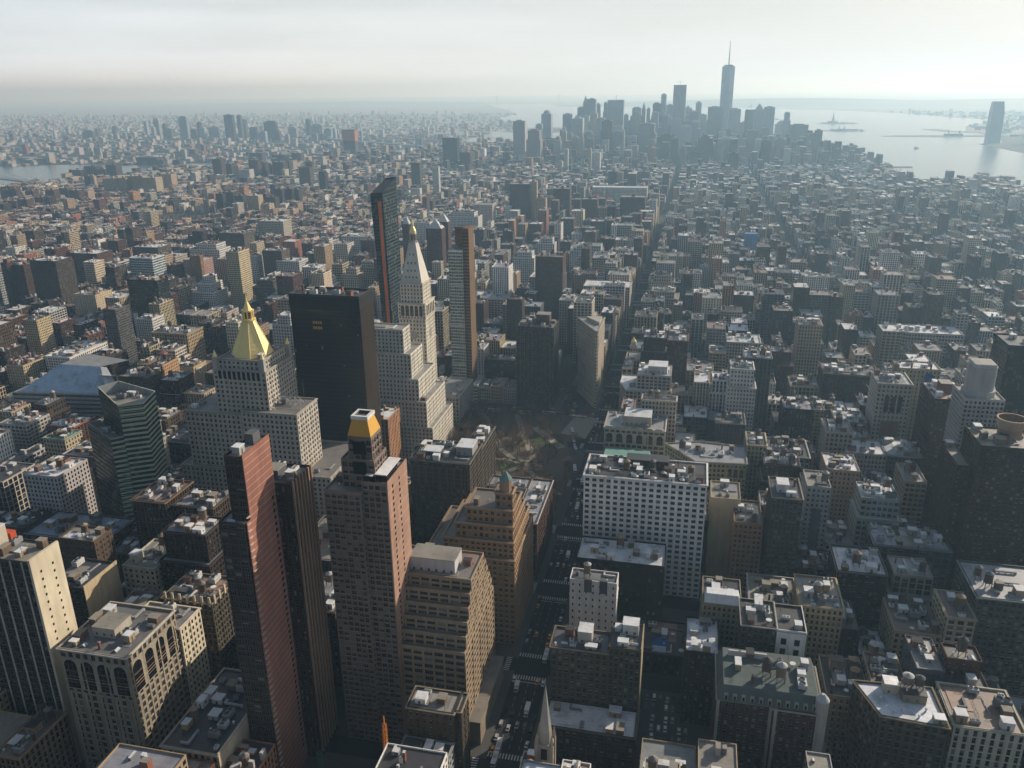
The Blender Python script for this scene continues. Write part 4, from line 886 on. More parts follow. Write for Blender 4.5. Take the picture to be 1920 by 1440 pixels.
root, org = B('white cornice loft block with two dark full-height window strips', [(70, 622, 100, 656, 60)], sty((.33, .31, .27), 3.6, 3.8, .56, .6, TAR, cor=(.4, .4, .36), blind=.15), geo=True, n=12, tank=3, name='loft_block', cat='office block')
for x in (74, 88): add_box_part(root, org, 'dark_window_strip', x, 621.7, 4, x + 8.5, 621.95, 46, (.02, .02, .022), GL)
B('tall pale loft block with a pair of roof tanks above the white flat roofs', [(116, 662, 136, 690, 66)], sty((.34, .31, .26), 3.2, 3.8, .5, .58, GRAV, cor=LIMEG, blind=.15), geo=True, n=8, tank=2, name='loft_block', cat='office block')
B('loft block with a plain bright white roof, left of a similar grey-roofed twin', [(131, 652, 160, 680, 54)], sty((.36, .35, .32), 2.6, 3.8, .55, .6, (.68, .7, .74), cor=(.3, .34, .32), blind=.15), geo=True, n=4, tank=1, name='loft_block', cat='office block')
B('loft block with a dull grey roof, right of a similar white-roofed twin', [(160.4, 653, 191, 686, 54)], sty((.26, .25, .22), 2.8, 3.8, .55, .6, (.4, .44, .5), cor=(.3, .34, .32), blind=.15), geo=True, n=6, name='loft_block', cat='office block')
root, org = B('slim pale stone hotel tower with brick centre and crowned flat top', [(158, 703, 184, 734, 95)], sty((.42, .39, .33), 3.2, 3.7, .4, .55, (.45, .47, .5), cor=(.44, .41, .35), blind=.15), geo=True, n=8, tank=1, name='hotel_tower', cat='hotel')
add_box_part(root, org, 'brick_centre_panel', 164, 702.7, 6, 178, 702.95, 62, (.2, .1, .07))
for k in range(3): add_box_part(root, org, 'tall_window', 164.5 + 5 * k, 702.6, 70, 168 + 5 * k, 702.8, 84, DGREY, GL)
root, org = B('beige block with a large blue disc painted on its blank side', [(187, 768, 222, 790, 88)], sty((.40, .33, .22), 3.2, 3.7, .3, .5, SILV), geo=False, n=4, name='painted_block', cat='building')
m = MB(); m.poly([(213 + 4.2 * math.cos(t), 767.8, 80 + 4.2 * math.sin(t)) for t in [2 * math.pi * i / 20 for i in range(20)]], (.02, .09, .3)); m.build('blue_disc', root, org)
B('dark red brick apartment tower with stepped white-edged roof', [(186, 650, 208, 690, 103)], sty((.17, .09, .065), 3.0, 3.1, .5, .5, (.5, .5, .5), blind=.2), geo=True, n=6, name='apartment_tower', cat='apartment block', pent=[(193, 664, 201, 674, 102, 110, DRED, GRAV)])
root, org = B('grey apartment tower topped by a big concrete drum', [(185, 584, 209, 612, 128)], sty((.36, .36, .35), 2.6, 3.1, .5, .58, GRAV, blind=.3), geo=True, n=4, name='apartment_tower', cat='apartment block')
m = MB(); m.cyl(196, 597, 127, 147, 9, (.4, .39, .37), k=28); m.cyl(196, 597, 127, 131, 10.2, (.42, .41, .39), k=28, cap=True); m.box(189.5, 590, 146.9, 202.5, 604, 149.5, (.5, .5, .5), topmat=RO, topcol=GRAV); m.build('concrete_drum', root, org)
root, org = B('brown brick apartment tower carrying a round open crown', [(176, 516, 208, 548, 123), (168, 524, 175.8, 560, 106), (208.2, 522, 224, 556, 110), (224.2, 527, 240, 562, 99)], sty((.155, .085, .05), 3.0, 3.0, .5, .52, GRAV, blind=.25), geo=True, n=4, name='apartment_tower', cat='apartment block')
m = MB(); m.cyl(197, 536, 122, 128, 6.6, (.3, .2, .13), k=28); q_ = [(197 + 8 * math.cos(2 * math.pi * i / 28), 536 + 8 * math.sin(2 * math.pi * i / 28)) for i in range(28)]
m.cyl(197, 536, 128, 134, 7.0, (.42, .3, .2), k=28, r2=8.2, cap=False); m.cyl(197, 536, 130, 130.05, 7.0, (.2, .12, .08), k=28)
for i in range(28):
    a0, a1 = 2 * math.pi * i / 28, 2 * math.pi * (i + 1) / 28
    f = lambda a, r, z: (197 + r * math.cos(a), 536 + r * math.sin(a), z)
    m.poly([f(a0, 8.2, 134), f(a1, 8.2, 134), f(a1, 7.4, 134), f(a0, 7.4, 134)], (.5, .38, .26)); m.poly([f(a1, 7.0, 130), f(a0, 7.0, 130), f(a0, 7.4, 134), f(a1, 7.4, 134)], (.26, .16, .1))
m.build('round_crown', root, org); put(UNITS[-2][1], 'antenna_mast', root, (199 - org[0], 538 - org[1], 130), 0, (1.5, 1.5, 1.6))
B('very dark glass tower at the right edge of the picture', [(262, 744, 330, 780, 120)], sty((.03, .032, .035), 2.4, 3.4, .6, .7, TAR), n=4, name='dark_glass_tower', cat='skyscraper')
B('broad red-brown loft block with dark cornice and long roof', [(138, 838, 190, 876, 56)], sty((.14, .085, .06), 3.2, 3.8, .55, .55, (.12, .11, .11), cor=(.2, .1, .07), blind=.2), n=12, tank=1, name='loft_block', cat='office block')
B('white ribbed apartment tower standing high over the low blocks at the right', [(160, 1215, 192, 1236, 72)], sty((.56, .56, .54), 3.0, 3.1, .4, .6, SILV, blind=.2), n=5, name='apartment_tower', cat='apartment block')
B('white-roofed department store with a rounded grey corner', [([(246, 1060), (262, 1048), (322, 1048), (322, 1085), (246, 1085)], 44)], sty((.40, .39, .36), 3.4, 4.2, .6, .5, (.66, .67, .7), cor=LIMEG), n=9, name='department_store', cat='shop building')
B('building wrapped in bright blue netting', [(103, 1700, 127, 1725, 50)], sty((.06, .19, .42), 4, 4, .02, .02, (.1, .2, .35)), n=0, name='wrapped_building', cat='building')
B('tan office block with white-windowed left side facing the avenue, near gold dome', [(48, 930, 84, 965, 56)], sty((.44, .43, .39), 3, 3.7, .5, .6, (.6, .62, .64), cor=LIMEG), n=8, tank=1, name='office_block', cat='office block')
# -- left middle distance
L4 = [('white apartment block with a checkerboard of dark windows', (-667, 894, -645, 918, 58), sty((.58, .57, .54), 2.6, 3.1, .5, .55, SILV), 0),
 ('grey concrete apartment slab with stacked balconies', (-668, 840, -651, 866, 84), sty((.25, .24, .23), 2.4, 2.9, .7, .45, GRAV), 0),
 ('broad tan stepped block with small green roof corner', (-596, 824, -550, 856, 64), sty((.34, .26, .16), 3.2, 3.8, .46, .55, (.3, .3, .28), cor=TAN), 2),
 ('tan block bearing a white shield emblem on its wall', (-538, 772, -512, 796, 44), sty((.42, .33, .21), 30, 20, .02, .02, TAR), 1),
 ('brown brick apartment block with a column of balconies', (-522, 668, -490, 694, 69), sty((.2, .12, .08), 2.6, 2.9, .62, .45, GRAV), 1),
 ('orange-tan apartment block behind the balcony block, red tiled roof hut', (-512, 702, -497, 728, 70), sty((.40, .25, .13), 3.0, 3.1, .36, .45, TAR), 1),
 ('dark green glass block still under construction', (-732, 972, -686, 996, 88), sty((.03, .05, .045), 2.6, 3.4, .8, .7, GRAV), 0),
 ('buff slab tower with plain grid front rising above the white terraces', (-676, 1126, -655, 1158, 98), sty((.50, .42, .26), 2.6, 3.1, .5, .5, GRAV), 1),
 ('tan apartment block with bare side walls far left', (-865, 1024, -829, 1060, 50), sty((.46, .38, .26), 4, 3.2, .2, .4, GRAV), 0),
 ('white apartment block with bay-windowed sunny side at left', (-692, 766, -660, 828, 48), sty((.62, .60, .55), 3.2, 3.1, .5, .55, SILV), 0),
 ('tan brick apartment block left of the white bay-windowed one', (-722, 742, -700, 772, 44), sty((.42, .34, .22), 3, 3.2, .4, .5, TAR), 1),
 ('yellow-tan apartment block with sunny gridded side', (-806, 864, -786, 888, 58), sty((.44, .36, .22), 2.8, 3.1, .42, .48, TAR), 1),
 ('low grey school block with ribbon windows', (-832, 962, -793, 1004, 28), sty((.32, .3, .27), 6, 4, 2, .4, GRAV), 0),
 ('dark block with white vertical grid front', (-1088, 1278, -1024, 1304, 40), sty((.42, .43, .43), 3.2, 5, .6, .8, TAR), 0),
 ('pale banded office block with ribbon windows', (-1012, 1262, -974, 1310, 44), sty((.46, .46, .45), 6, 3.8, 2, .42, SILV), 0),
 ('cream block with copper-green gabled roof', (-512, 556, -491, 576, 54), sty((.44, .38, .26), 3.2, 3.7, .46, .52, COPPER, cor=COPPER), 1),
 ('new white-framed block with red steel top floors', (-532, 500, -480, 530, 33), sty((.5, .5, .48), 3.4, 4, .7, .65, GRAV), 0),
 ('dark loft block with crenellated parapet left of the limestone spired tower', (-436, 590, -400, 632, 44), sty((.2, .19, .18), 3.6, 4, .64, .62, TAR, cor=(.3, .29, .28)), 1),
 ('grey loft block with mottled roof beside the faceted tower', (-470, 532, -440, 560, 54), sty((.28, .26, .24), 3.2, 3.8, .5, .55, (.45, .44, .4), cor=LIMEG), 1)]
for lab, r_, s_, tk in L4:
    root, org = B(lab, [r_], s_, n=7, tank=tk, name='apartment_block' if 'apartment' in lab else 'city_block', cat='apartment block' if 'apartment' in lab else 'building')
    if 'stepped' in lab: pass
    if 'red tiled' in lab: m = MB(); m.cyl(-505, 718, 69, 76, 5, (.4, .26, .16), k=4); m.cyl(-505, 718, 76, 81, 5.6, (.5, .14, .08), k=4, r2=0); m.build('tiled_hut', root, org)
    if 'shield' in lab: m = MB(); m.poly([(-511.9, 781, 40), (-511.9, 786, 40), (-511.9, 786, 36), (-511.9, 783.5, 33), (-511.9, 781, 36)], (.8, .8, .78)); m.poly([(-511.8, 782, 39), (-511.8, 785, 39), (-511.8, 785, 36.4), (-511.8, 783.5, 34.6), (-511.8, 782, 36.4)], (.25, .25, .27)); m.build('shield_emblem', root, org)
    if 'red steel' in lab:
        m = MB()
        for f in range(3):
            z = 33 + 3.6 * f; m.box(-525, 503, z + 3.2, -485, 527, z + 3.5, (.06, .05, .048), bottom=True)
            for x in range(-525, -484, 8):
                for y in (503, 526.4): m.box(x, y, z, x + .6, y + .6, z + 3.2, (.4, .1, .06))
        m.build('steel_floor', root, org)
    if 'dark green glass' in lab: add_box_part(root, org, 'white_base_panel', -731, 971.6, 2, -724, 971.9, 42, (.6, .62, .62))
B('white apartment block stepping up in balconied terraces', [(-728, 1104, -690, 1142, 40), (-722, 1110, -696, 1140, 52), (-714, 1116, -700, 1134, 62)], sty((.66, .66, .64), 3.2, 3.1, .5, .5, SILV), n=5, name='apartment_block', cat='apartment block')
B('pale office slab visible between the golden spire and the black tower', [(-455, 846, -428, 876, 74), (-450, 850, -434, 870, 84)], sty((.44, .44, .42), 3.2, 3.7, .42, .5, SILV), n=4, cat='office block')
B('pale beige low block with flat tan roof behind the red slab pair', [(-256, 431, -236, 482, 56)], sty((.36, .33, .28), 3.2, 3.8, .5, .55, (.34, .31, .25), cor=LIMEG), geo=True, n=3, cat='office block')
B('grey loft block squeezed behind the golden mansard tower', [(-232, 440, -180, 492, 46)], sty((.2, .18, .16), 3.2, 3.8, .5, .55, GRAV, cor=LIMEG), geo=True, n=6, tank=1, cat='office block')
for lab, x0, x1, z, c in (('low white row house at the corner of the square', -213, -200, 17, (.4, .39, .36)), ('low cream row house between the white one and the dark slab', -199.6, -187, 20, BUFF), ('low grey row house leaning against the dark apartment slab', -186.6, -172, 18, (.33, .33, .33))):
    B(lab, [(x0, 840, x1, 868, z)], sty(c, 2.6, 3.6, .5, .6, (.3, .3, .3), cor=LIMEG), geo=True, n=5, name='row_house', cat='building')
B('dark loft block with big glassy bays behind the low row houses', [(-214, 873, -172, 897, 38)], sty((.12, .11, .11), 4.2, 3.8, .8, .66, TAR, blind=.1, mull=3), geo=True, n=8, tank=1, name='loft_block', cat='office block')
SKY=[(-799,-746,3700,190,'c'),(-730,-668,3650,153,'b'),(-858,-803,4700,192,'g'),(-870,-836,4600,140,'g'),(-739,-687,4700,189,'g'),(-661,-596,4650,224,'g'),(-622,-598,4660,251,'g'),(-577,-531,4471,269,'g'),(-560,-536,4720,240,'g'),(-530,-503,4800,243,'g'),(-506,-417,4805,259,'g'),(-409,-385,4750,183,'g'),(-371,-306,4700,218,'g'),(-292,-273,4426,222,'s'),(-286,-267,4720,215,'g'),(-262,-212,4760,239,'d'),(-215,-187,4780,286,'g'),(-182,-145,4700,233,'g'),(-139,-77,4407,332,'c'),(-77,-59,4650,225,'g'),(-56,-26,4700,199,'g'),(-29,1,4720,243,'c'),(23,45,4600,155,'g'),(34,105,4500,225,'g'),(163,189,4480,189,'g'),(225,241,4690,204,'d'),(237,272,4700,206,'o'),(276,326,4760,204,'g'),(316,367,4600,221,'g'),(397,462,4850,127,'c'),(393,487,4100,155,'b'),(473,506,3890,129,'b'),(486,516,3900,141,'b'),(508,528,3880,93,'b'),(-449,-391,4000,178,'d'),(-390,-347,4020,130,'b'),(-280,-195,4000,166,'b'),(-186,-96,3924,112,'k'),(-171,-110,3926,121,'k'),(-12,64,3700,117,'r'),(5,47,3702,127,'r'),(241,277,3500,118,'k'),(198,253,3900,139,'b'),(311,368,3800,110,'b'),(113,148,3300,88,'d'),(-625,-602,3950,134,'s'),(-582,-560,3860,127,'s'),(-527,-501,3800,134,'s'),(-555,-530,3830,117,'s'),(-322,-313,3700,149,'s'),(-75,-46,3500,90,'b'),(-509,-494,3300,99,'w'),(-498,-484,3100,70,'s'),(-401,-391,3200,108,'s'),(-398,-363,3250,90,'w'),(79,159,3750,114,'c'),(164,193,3850,109,'b')]
BK=[(-4275,-4252,6000,111),(-3907,-3864,5600,144),(-3862,-3841,5500,92),(-4045,-4014,5900,95),(-3883,-3838,5700,71),(-3566,-3504,5400,161),(-3555,-3505,5500,74),(-3555,-3533,5600,116),(-3479,-3437,5500,86),(-3466,-3388,5600,87),(-3154,-3091,5300,178),(-3291,-3260,5700,160),(-3314,-3283,5800,132),(-3200,-3144,5700,76),(-2973,-2879,5500,123),(-2886,-2859,5500,61),(-2892,-2829,5700,76),(-2849,-2819,5900,127),(-2717,-2629,5700,94),(-2571,-2518,5600,74),(-2561,-2530,5700,66),(-2849,-2804,5200,75),(-4215,-4169,5726,45),(-4824,-4798,6500,44),(-4581,-4557,5814,60),(-4787,-4745,6283,60),(-5252,-5226,5867,45),(-4819,-4803,5650,55),(-4469,-4378,5537,60)]
HS=[(-2418,-2366,2900,42,'d'),(-2389,-2335,2950,51,'d'),(-2377,-2332,3000,36,'d'),(-2313,-2266,2980,54,'d'),(-2108,-2086,2600,50,'d'),(-2088,-2070,2602,50,'t'),(-1955,-1904,2500,53,'t'),(-1900,-1866,2500,56,'t'),(-1880,-1849,2520,60,'t'),(-1834,-1801,2500,63,'t'),(-1765,-1718,2450,63,'t'),(-1803,-1762,2600,59,'t'),(-2449,-2412,3500,31,'d'),(-2327,-2293,3450,36,'d'),(-2623,-2513,3600,34,'d'),(-1848,-1810,3000,78,'r'),(-1843,-1797,3050,57,'d'),(-1701,-1678,2900,64,'t'),(-1651,-1608,2850,53,'w'),(-1664,-1627,2950,80,'r'),(-1657,-1623,3000,66,'d'),(-1651,-1621,3050,55,'d'),(-1593,-1548,3000,69,'d'),(-1574,-1548,3050,69,'d'),(-1334,-1294,2700,78,'b'),(-1215,-1193,2600,73,'k'),(-1453,-1429,3000,70,'d'),(-1320,-1299,2150,53,'d'),(-1329,-1295,2200,52,'d'),(-1281,-1254,2180,45,'d'),(-1184,-1150,2080,59,'t'),(-1152,-1122,2120,50,'d'),(-1190,-1168,2250,56,'d'),(-1183,-1152,2280,55,'d'),(-1165,-1140,2300,51,'d'),(-1606,-1585,1850,35,'d'),(-1584,-1559,1845,32,'w'),(-2168,-2141,2287,36,'r'),(-2149,-2122,2300,40,'r'),(-1901,-1868,2062,40,'r'),(-1927,-1896,2155,33,'r'),(-1991,-1959,2275,40,'r'),(-1958,-1918,2073,33,'r'),(-2062,-2032,2272,36,'r'),(-2008,-1975,2356,36,'r'),(-1912,-1877,2284,40,'r'),(-2084,-2020,3700,50,'d'),(-1938,-1875,3650,46,'d'),(-1864,-1819,3700,51,'d'),(-950,-891,1716,50,'s'),(-969,-949,1788,50,'s'),(-917,-861,1496,60,'b'),(-903,-842,1373,60,'w'),(-990,-937,1330,60,'b'),(-1034,-1023,1080,79,'r'),(-1034,-1003,1090,74,'r'),(-971,-926,1070,87,'d'),(-1033,-1020,1120,61,'r'),(-962,-942,1110,78,'r'),(-1062,-1000,1250,62,'r'),(-907,-864,1210,66,'g'),(-931,-886,1304,50,'s'),(-857,-819,1283,50,'p'),(-772,-745,1332,50,'w'),(-734,-697,1335,60,'b'),(-706,-662,1328,44,'w'),(-697,-644,1396,44,'b'),(-712,-689,1513,50,'w'),(-582,-543,1198,44,'w'),(-638,-601,1125,56,'b'),(-628,-592,1155,44,'b')]
CT=[(-2402,-2356,5515,60,'d'),(-1732,-1669,4000,141,'o'),(-1063,-998,3500,131,'k'),(-931,-887,3300,87,'r'),(-455,-403,2080,98,'r'),(-404,-386,2085,104,'t'),(-353,-330,1900,87,'t'),(-346,-305,2100,86,'r'),(-564,-481,1864,56,'w'),(-520,-474,1975,60,'s'),(-429,-402,1330,106,'r'),(-423,-403,1370,111,'r'),(-496,-483,1400,101,'r'),(-582,-538,1682,60,'w'),(-438,-403,1610,60,'d'),(-362,-341,1600,60,'d'),(-280,-247,1529,60,'w'),(-296,-258,1388,60,'w'),(-229,-180,1202,60,'s'),(-217,-153,1520,50,'w'),(-146,-92,1454,56,'s'),(-216,-176,1180,95,'r'),(-170,-112,2000,80,'r'),(-288,-258,2836,60,'d'),(-254,-215,2909,60,'d'),(-192,-151,2849,60,'d'),(-280,-129,2350,63,'w'),(-835,-807,2420,44,'w'),(-929,-898,2700,95,'b'),(-791,-771,2500,100,'w'),(-255,-218,1950,80,'d'),(-244,-210,2211,44,'s'),(-62,-12,1449,50,'s'),(-56,-20,1242,60,'s'),(-58,-11,1180,50,'s'),(-145,-79,1175,56,'s'),(-163,-122,1071,60,'s'),(-213,-194,980,81,'d'),(-648,-582,1480,63,'w'),(-540,-513,1231,56,'s'),(-529,-500,1269,60,'s'),(-406,-391,1284,60,'s'),(-355,-348,1326,56,'w')]
# ------------------------------------------------------------------ anchors that labels of plain buildings refer to: (words, x, y, z)
ANCH = [('golden-spired limestone tower', -302, 542, 110), ('black office tower', -265, 600, 100), ('marble clock tower', -255, 770, 100), ('wedge tower', -92, 865, 60),
 ('slim stacked glass tower', -235, 850, 120), ('hoist-clad glass tower', -312, 860, 150), ('slender red slab', -178, 320, 120), ('white terrace block', -16, 528, 80), ('dark apartment slab', -150, 855, 70),
 ('blue-roofed college', -575, 690, 50), ('faceted glass tower', -375, 485, 100), ('round-crowned tower', 200, 540, 110), ('drum-topped tower', 197, 597, 120), ('white-roofed wedge block', 100, 315, 50),
 ('mansard hotel', 55, 365, 45), ('church spire', -46, 318, 60), ('slim hotel tower', 171, 718, 90), ('buff slab tower', -665, 1140, 80), ('twin pyramid-roofed towers', -410, 1345, 100), ('rounded department store', 285, 1066, 44),
 ('blue-wrapped building', 115, 1712, 50), ('white ribbed tower', 176, 1225, 70), ('paired slab on campus green', -430, 2085, 95), ('checkerboard block', -656, 905, 58), ('gold-domed corner block', -40, 930, 50), ('white shield wall', -525, 780, 44), ('golden mansard tower', -140, 362, 165)]
ORD = ['first', 'second', 'third', 'fourth', 'fifth', 'sixth', 'seventh', 'eighth', 'ninth', 'tenth', 'eleventh', 'twelfth', 'thirteenth', 'fourteenth', 'fifteenth', 'sixteenth']
_lab = {}
def auto_label(root, desc, x, y, z, anch=None):
    p = project(x, y, z)
    if p is None: p = (0, 0, 1)
    best = None
    for a in (anch or ANCH):
        q = project(*a[1:]); d = math.hypot(p[0] - q[0], (p[1] - q[1]) * 1.3)
        if best is None or d < best[0]: best = (d, a, q)
    d, a, q = best; dx, dy = p[0] - q[0], p[1] - q[1]
    rel = ('right of' if dx > 0 else 'left of') if abs(dx) > abs(dy) * 1.1 else ('beyond' if dy < 0 else 'before')
    _lab.setdefault((desc, rel, a[0]), []).append((d, root))
def finish_labels():
    for (desc, rel, a), lst in _lab.items():
        lst.sort(key=lambda t: t[0])
        for i, (d, root) in enumerate(lst):
            if len(lst) == 1: root['label'] = f'{desc} {rel} the {a}'
            else: root['label'] = f'{desc}, {ORD[min(i, 15)]} {rel} the {a}'
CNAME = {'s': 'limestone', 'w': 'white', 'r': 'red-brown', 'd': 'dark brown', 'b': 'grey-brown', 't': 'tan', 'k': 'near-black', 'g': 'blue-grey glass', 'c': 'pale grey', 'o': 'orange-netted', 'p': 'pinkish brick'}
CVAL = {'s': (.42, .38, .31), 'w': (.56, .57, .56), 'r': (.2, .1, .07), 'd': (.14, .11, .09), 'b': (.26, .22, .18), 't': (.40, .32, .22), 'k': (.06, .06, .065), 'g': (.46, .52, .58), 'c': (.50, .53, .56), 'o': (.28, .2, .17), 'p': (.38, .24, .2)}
def row_style(k):
    c = jit(CVAL[k], .1)
    roof = R.choice([TAR, SILV, GRAV, (.3, .3, .3)])
    if k == 'g': return sty(c, 3, 4, .8, .7, roof, blind=.2)
    if k in 'rdtp': return sty(c, 3.2, 3.0, .42, .48, roof, blind=.25)
    return sty(c, 3.4, 3.7, .46, .56, roof, blind=.18, cor=None)
def size_word(w): return 'slim' if w < 24 else ('broad' if w > 48 else 'mid-width')
for i, (x0, x1, y, z, k) in enumerate(CT + HS):
    if x1 - x0 < 8: x1 = x0 + 10
    dep = min(40, max(14, (x1 - x0) * .8)); far = y > 1900
    house = k in 'rdt' and (y > 1800 or x0 < -1000)
    desc = f"{size_word(x1 - x0)} {CNAME[k]} {'housing slab' if house else ('office tower' if z > 75 else 'block')}"
    tiers = [(x0, y, x1, y + dep, z)]
    if not far and k in 'swb' and R.random() < .5: tiers = [(x0, y, x1, y + dep, z - 9), (x0 + (x1 - x0) * .2, y + 4, x1 - (x1 - x0) * .12, y + dep - 3, z)]
    root, org = B(desc, tiers, row_style(k), n=0 if far else 5, tank=0 if far else R.choice((0, 1, 1)), name='housing_slab' if house else 'city_block', cat='housing block' if house else 'building', cor=LIMEG if (k == 's' and not far) else None)
    xm, ym = (x0 + x1) / 2, y + dep / 2
    if k == 'o': add_box_part(root, org, 'orange_netting', x0 - .4, y - .5, z * .62, x1 + .4, y + dep + .3, z - 4, (.36, .13, .08))
    if house and dep > 10: add_box_part(root, org, 'penthouse', xm - 4, ym - 3, z - 1, xm + 4, ym + 3, z + 5, CVAL[k])
    if (x0, y) in ((-429, 1330), (-423, 1370), (-496, 1400)):
        m = MB(); m.prism(rect(x0 + 1, y + 1, x1 - 1, y + dep - 1), z, z + 14, (.5, .52, .52), pts2=rect(xm - .3, ym - .3, xm + .3, ym + .3)); m.build('pyramid_roof', root, org)
    auto_label(root, desc, xm, y, z)
# -- downtown skyline
SKYA = [('tallest spire tower', 122, 4569, 300), ('ribbed crane-topped tower', -108, 4407, 250), ('windowless dark stone tower', -140, 3925, 110), ('wide antenna-topped slab', -460, 4805, 250), ('rippled steel tower', -554, 4471, 260), ('orange-netted core', 255, 4700, 200), ('waterside pyramid-topped tower', 300, 4760, 204), ('riverside bulky block', 440, 4100, 155)]
for _ in range(40):      # the crowd of lesser towers among them
    w_ = R.randint(26, 58); x_ = int(R.triangular(-880, 480, -250)); SKY.append((x_, x_ + w_, R.randint(4120, 4950), int(R.triangular(95, 245, 150)), R.choice('gccgcsg')))
for i, (x0, x1, y, z, k) in enumerate(SKY):
    w = x1 - x0; dep = min(60, max(22, w)); tiers = [(x0, y, x1, y + dep, z)]
    r_ = R.random()
    if k in 'gs' and w > 24 and r_ < .5: tiers = [(x0, y, x1, y + dep, z * .82), (x0 + w * .14, y + 4, x1 - w * .14, y + dep - 4, z)]
    elif k in 'bdr' and w > 40: tiers = [(x0, y, x1, y + dep, z * .75), (x0 + w * .1, y + 3, x1 - w * .08, y + dep, z)]
    desc = f"{size_word(w)} {CNAME[k]} downtown {'skyscraper' if z > 170 else 'tower'}"
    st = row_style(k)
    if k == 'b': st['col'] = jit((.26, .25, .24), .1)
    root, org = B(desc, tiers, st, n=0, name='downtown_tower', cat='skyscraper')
    xm, ym = (x0 + x1) / 2, y + dep / 2
    if (x0, y) in ((276, 4760), (-622, 4660), (-625, 3950), (-292, 4426)):
        m = MB(); h_ = {276: 32, -622: 34, -625: 26, -292: 30}[x0]
        m.prism(rect(x0 + w * .05, y + 2, x1 - w * .05, y + dep - 2), z, z + h_, (.3, .36, .36), pts2=rect(xm - .4, ym - .4, xm + .4, ym + .4)); m.build('pyramid_roof', root, org)
    elif (x0, y) in ((397, 4850), (-858, 4700)):
        m = MB(); m.cyl(xm, ym, z, z + 10, w * .42, (.35, .38, .38), k=14, r2=w * .34); m.cyl(xm, ym, z + 10, z + 19, w * .34, (.35, .38, .38), k=14, r2=w * .1); m.build('dome_roof', root, org)
    elif (x0, y) in ((-139, 4407),):
        m = MB()
        for q in range(9): m.box(x0 + w * q / 9 + 1, y - 1.2, 20, x0 + w * q / 9 + 3, y - .1, z - 4, (.45, .46, .47))
        m.build('front_rib', root, org); m = MB(); m.tube((xm, ym, z), (xm, ym, z + 18), .8, DGREY); m.tube((xm - 16, ym, z + 14), (xm + 10, ym, z + 17), .6, DGREY); m.build('tower_crane', root, org)
    elif (x0, y) in ((-506, 4805), (237, 4700)):
        m = MB(); m.tube((xm, ym, z), (xm, ym, z + 26), .9, DGREY); m.build('antenna_mast', root, org)
        if k == 'o': m = MB(); m.tube((xm - 18, ym, z + 14), (xm + 14, ym, z + 18), .7, DGREY); m.build('tower_crane', root, org)
    else: add_box_part(root, org, 'plant_room', xm - w * .25, ym - dep * .2, z - 1, xm + w * .22, ym + dep * .2, z + R.uniform(3, 7), tuple(v * .8 for v in st['col']))
    auto_label(root, desc, xm, y, z, SKYA)
BKA = [('tallest far pair', -3120, 5300, 170), ('tall slab of the far shore', -3530, 5400, 150), ('slim far shore tower', -3885, 5600, 140), ('bulky dark far shore block', -2925, 5500, 120), ('slim far shore spire block', -2835, 5900, 120)]
for (x0, x1, y, z) in BK:
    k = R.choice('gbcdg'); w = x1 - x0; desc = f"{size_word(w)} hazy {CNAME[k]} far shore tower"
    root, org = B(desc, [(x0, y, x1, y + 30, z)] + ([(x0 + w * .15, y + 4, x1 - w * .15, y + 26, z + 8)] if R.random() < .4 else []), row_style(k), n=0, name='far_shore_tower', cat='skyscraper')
    add_box_part(root, org, 'plant_room', x0 + w * .3, y + 8, z - 1, x1 - w * .3, y + 20, z + 5, (.2, .2, .2)); auto_label(root, desc, (x0 + x1) / 2, y, z, BKA)
# -- the tallest tower: square base, chamfered shaft turning to a rotated square, spire
root = thing('spire_tower', 'tallest pale blue glass skyscraper with chamfered shaft and needle spire', 'skyscraper', (122, 4569, 0)); org = (122, 4569, 0)
b8 = [(-31, -31), (31, -31), (31, 31), (-31, 31)]; t4 = [(0, -31), (31, 0), (0, 31), (-31, 0)]
m = MB(); gc = [(.5, .6, .7), (.62, .7, .76)]
m.prism([(122 + x, 4569 + y) for x, y in b8], 0, 57, (.4, .42, .44))
for i in range(4):
    j = (i + 1) % 4; A, Bb = b8[i], b8[j]; T0, Tm = t4[i], t4[i - 1]
    m.poly([(122 + A[0], 4569 + A[1], 57), (122 + Bb[0], 4569 + Bb[1], 57), (122 + T0[0], 4569 + T0[1], 417)], gc[0], FA, [(0, 0), (1, 0), (.5, 80)], (2, .35, .3, .1))
    m.poly([(122 + A[0], 4569 + A[1], 57), (122 + T0[0], 4569 + T0[1], 417), (122 + Tm[0], 4569 + Tm[1], 417)], gc[1], FA, [(.5, 0), (1, 80), (0, 80)], (2, .35, .5, .2))
m.poly([(122 + x, 4569 + y, 417) for x, y in t4], GREY); m.build('shaft', root, org)
m = MB(); m.cyl(122, 4569, 417, 424, 20, GREY, k=20, cap=False); m.cyl(122, 4569, 420, 422, 24, GREY, k=20); m.build('broadcast_ring', root, org)
m = MB(); m.cyl(122, 4569, 417, 470, 3.2, (.25, .27, .3), k=8, r2=2.2); m.cyl(122, 4569, 470, 541, 2.2, (.25, .27, .3), k=8, r2=.5)
for z in range(430, 530, 14): m.cyl(122, 4569, z, z + 2.5, 3.6, (.25, .27, .3), k=8)
m.build('spire', root, org); FOOT.append((85, 4530, 160, 4605))
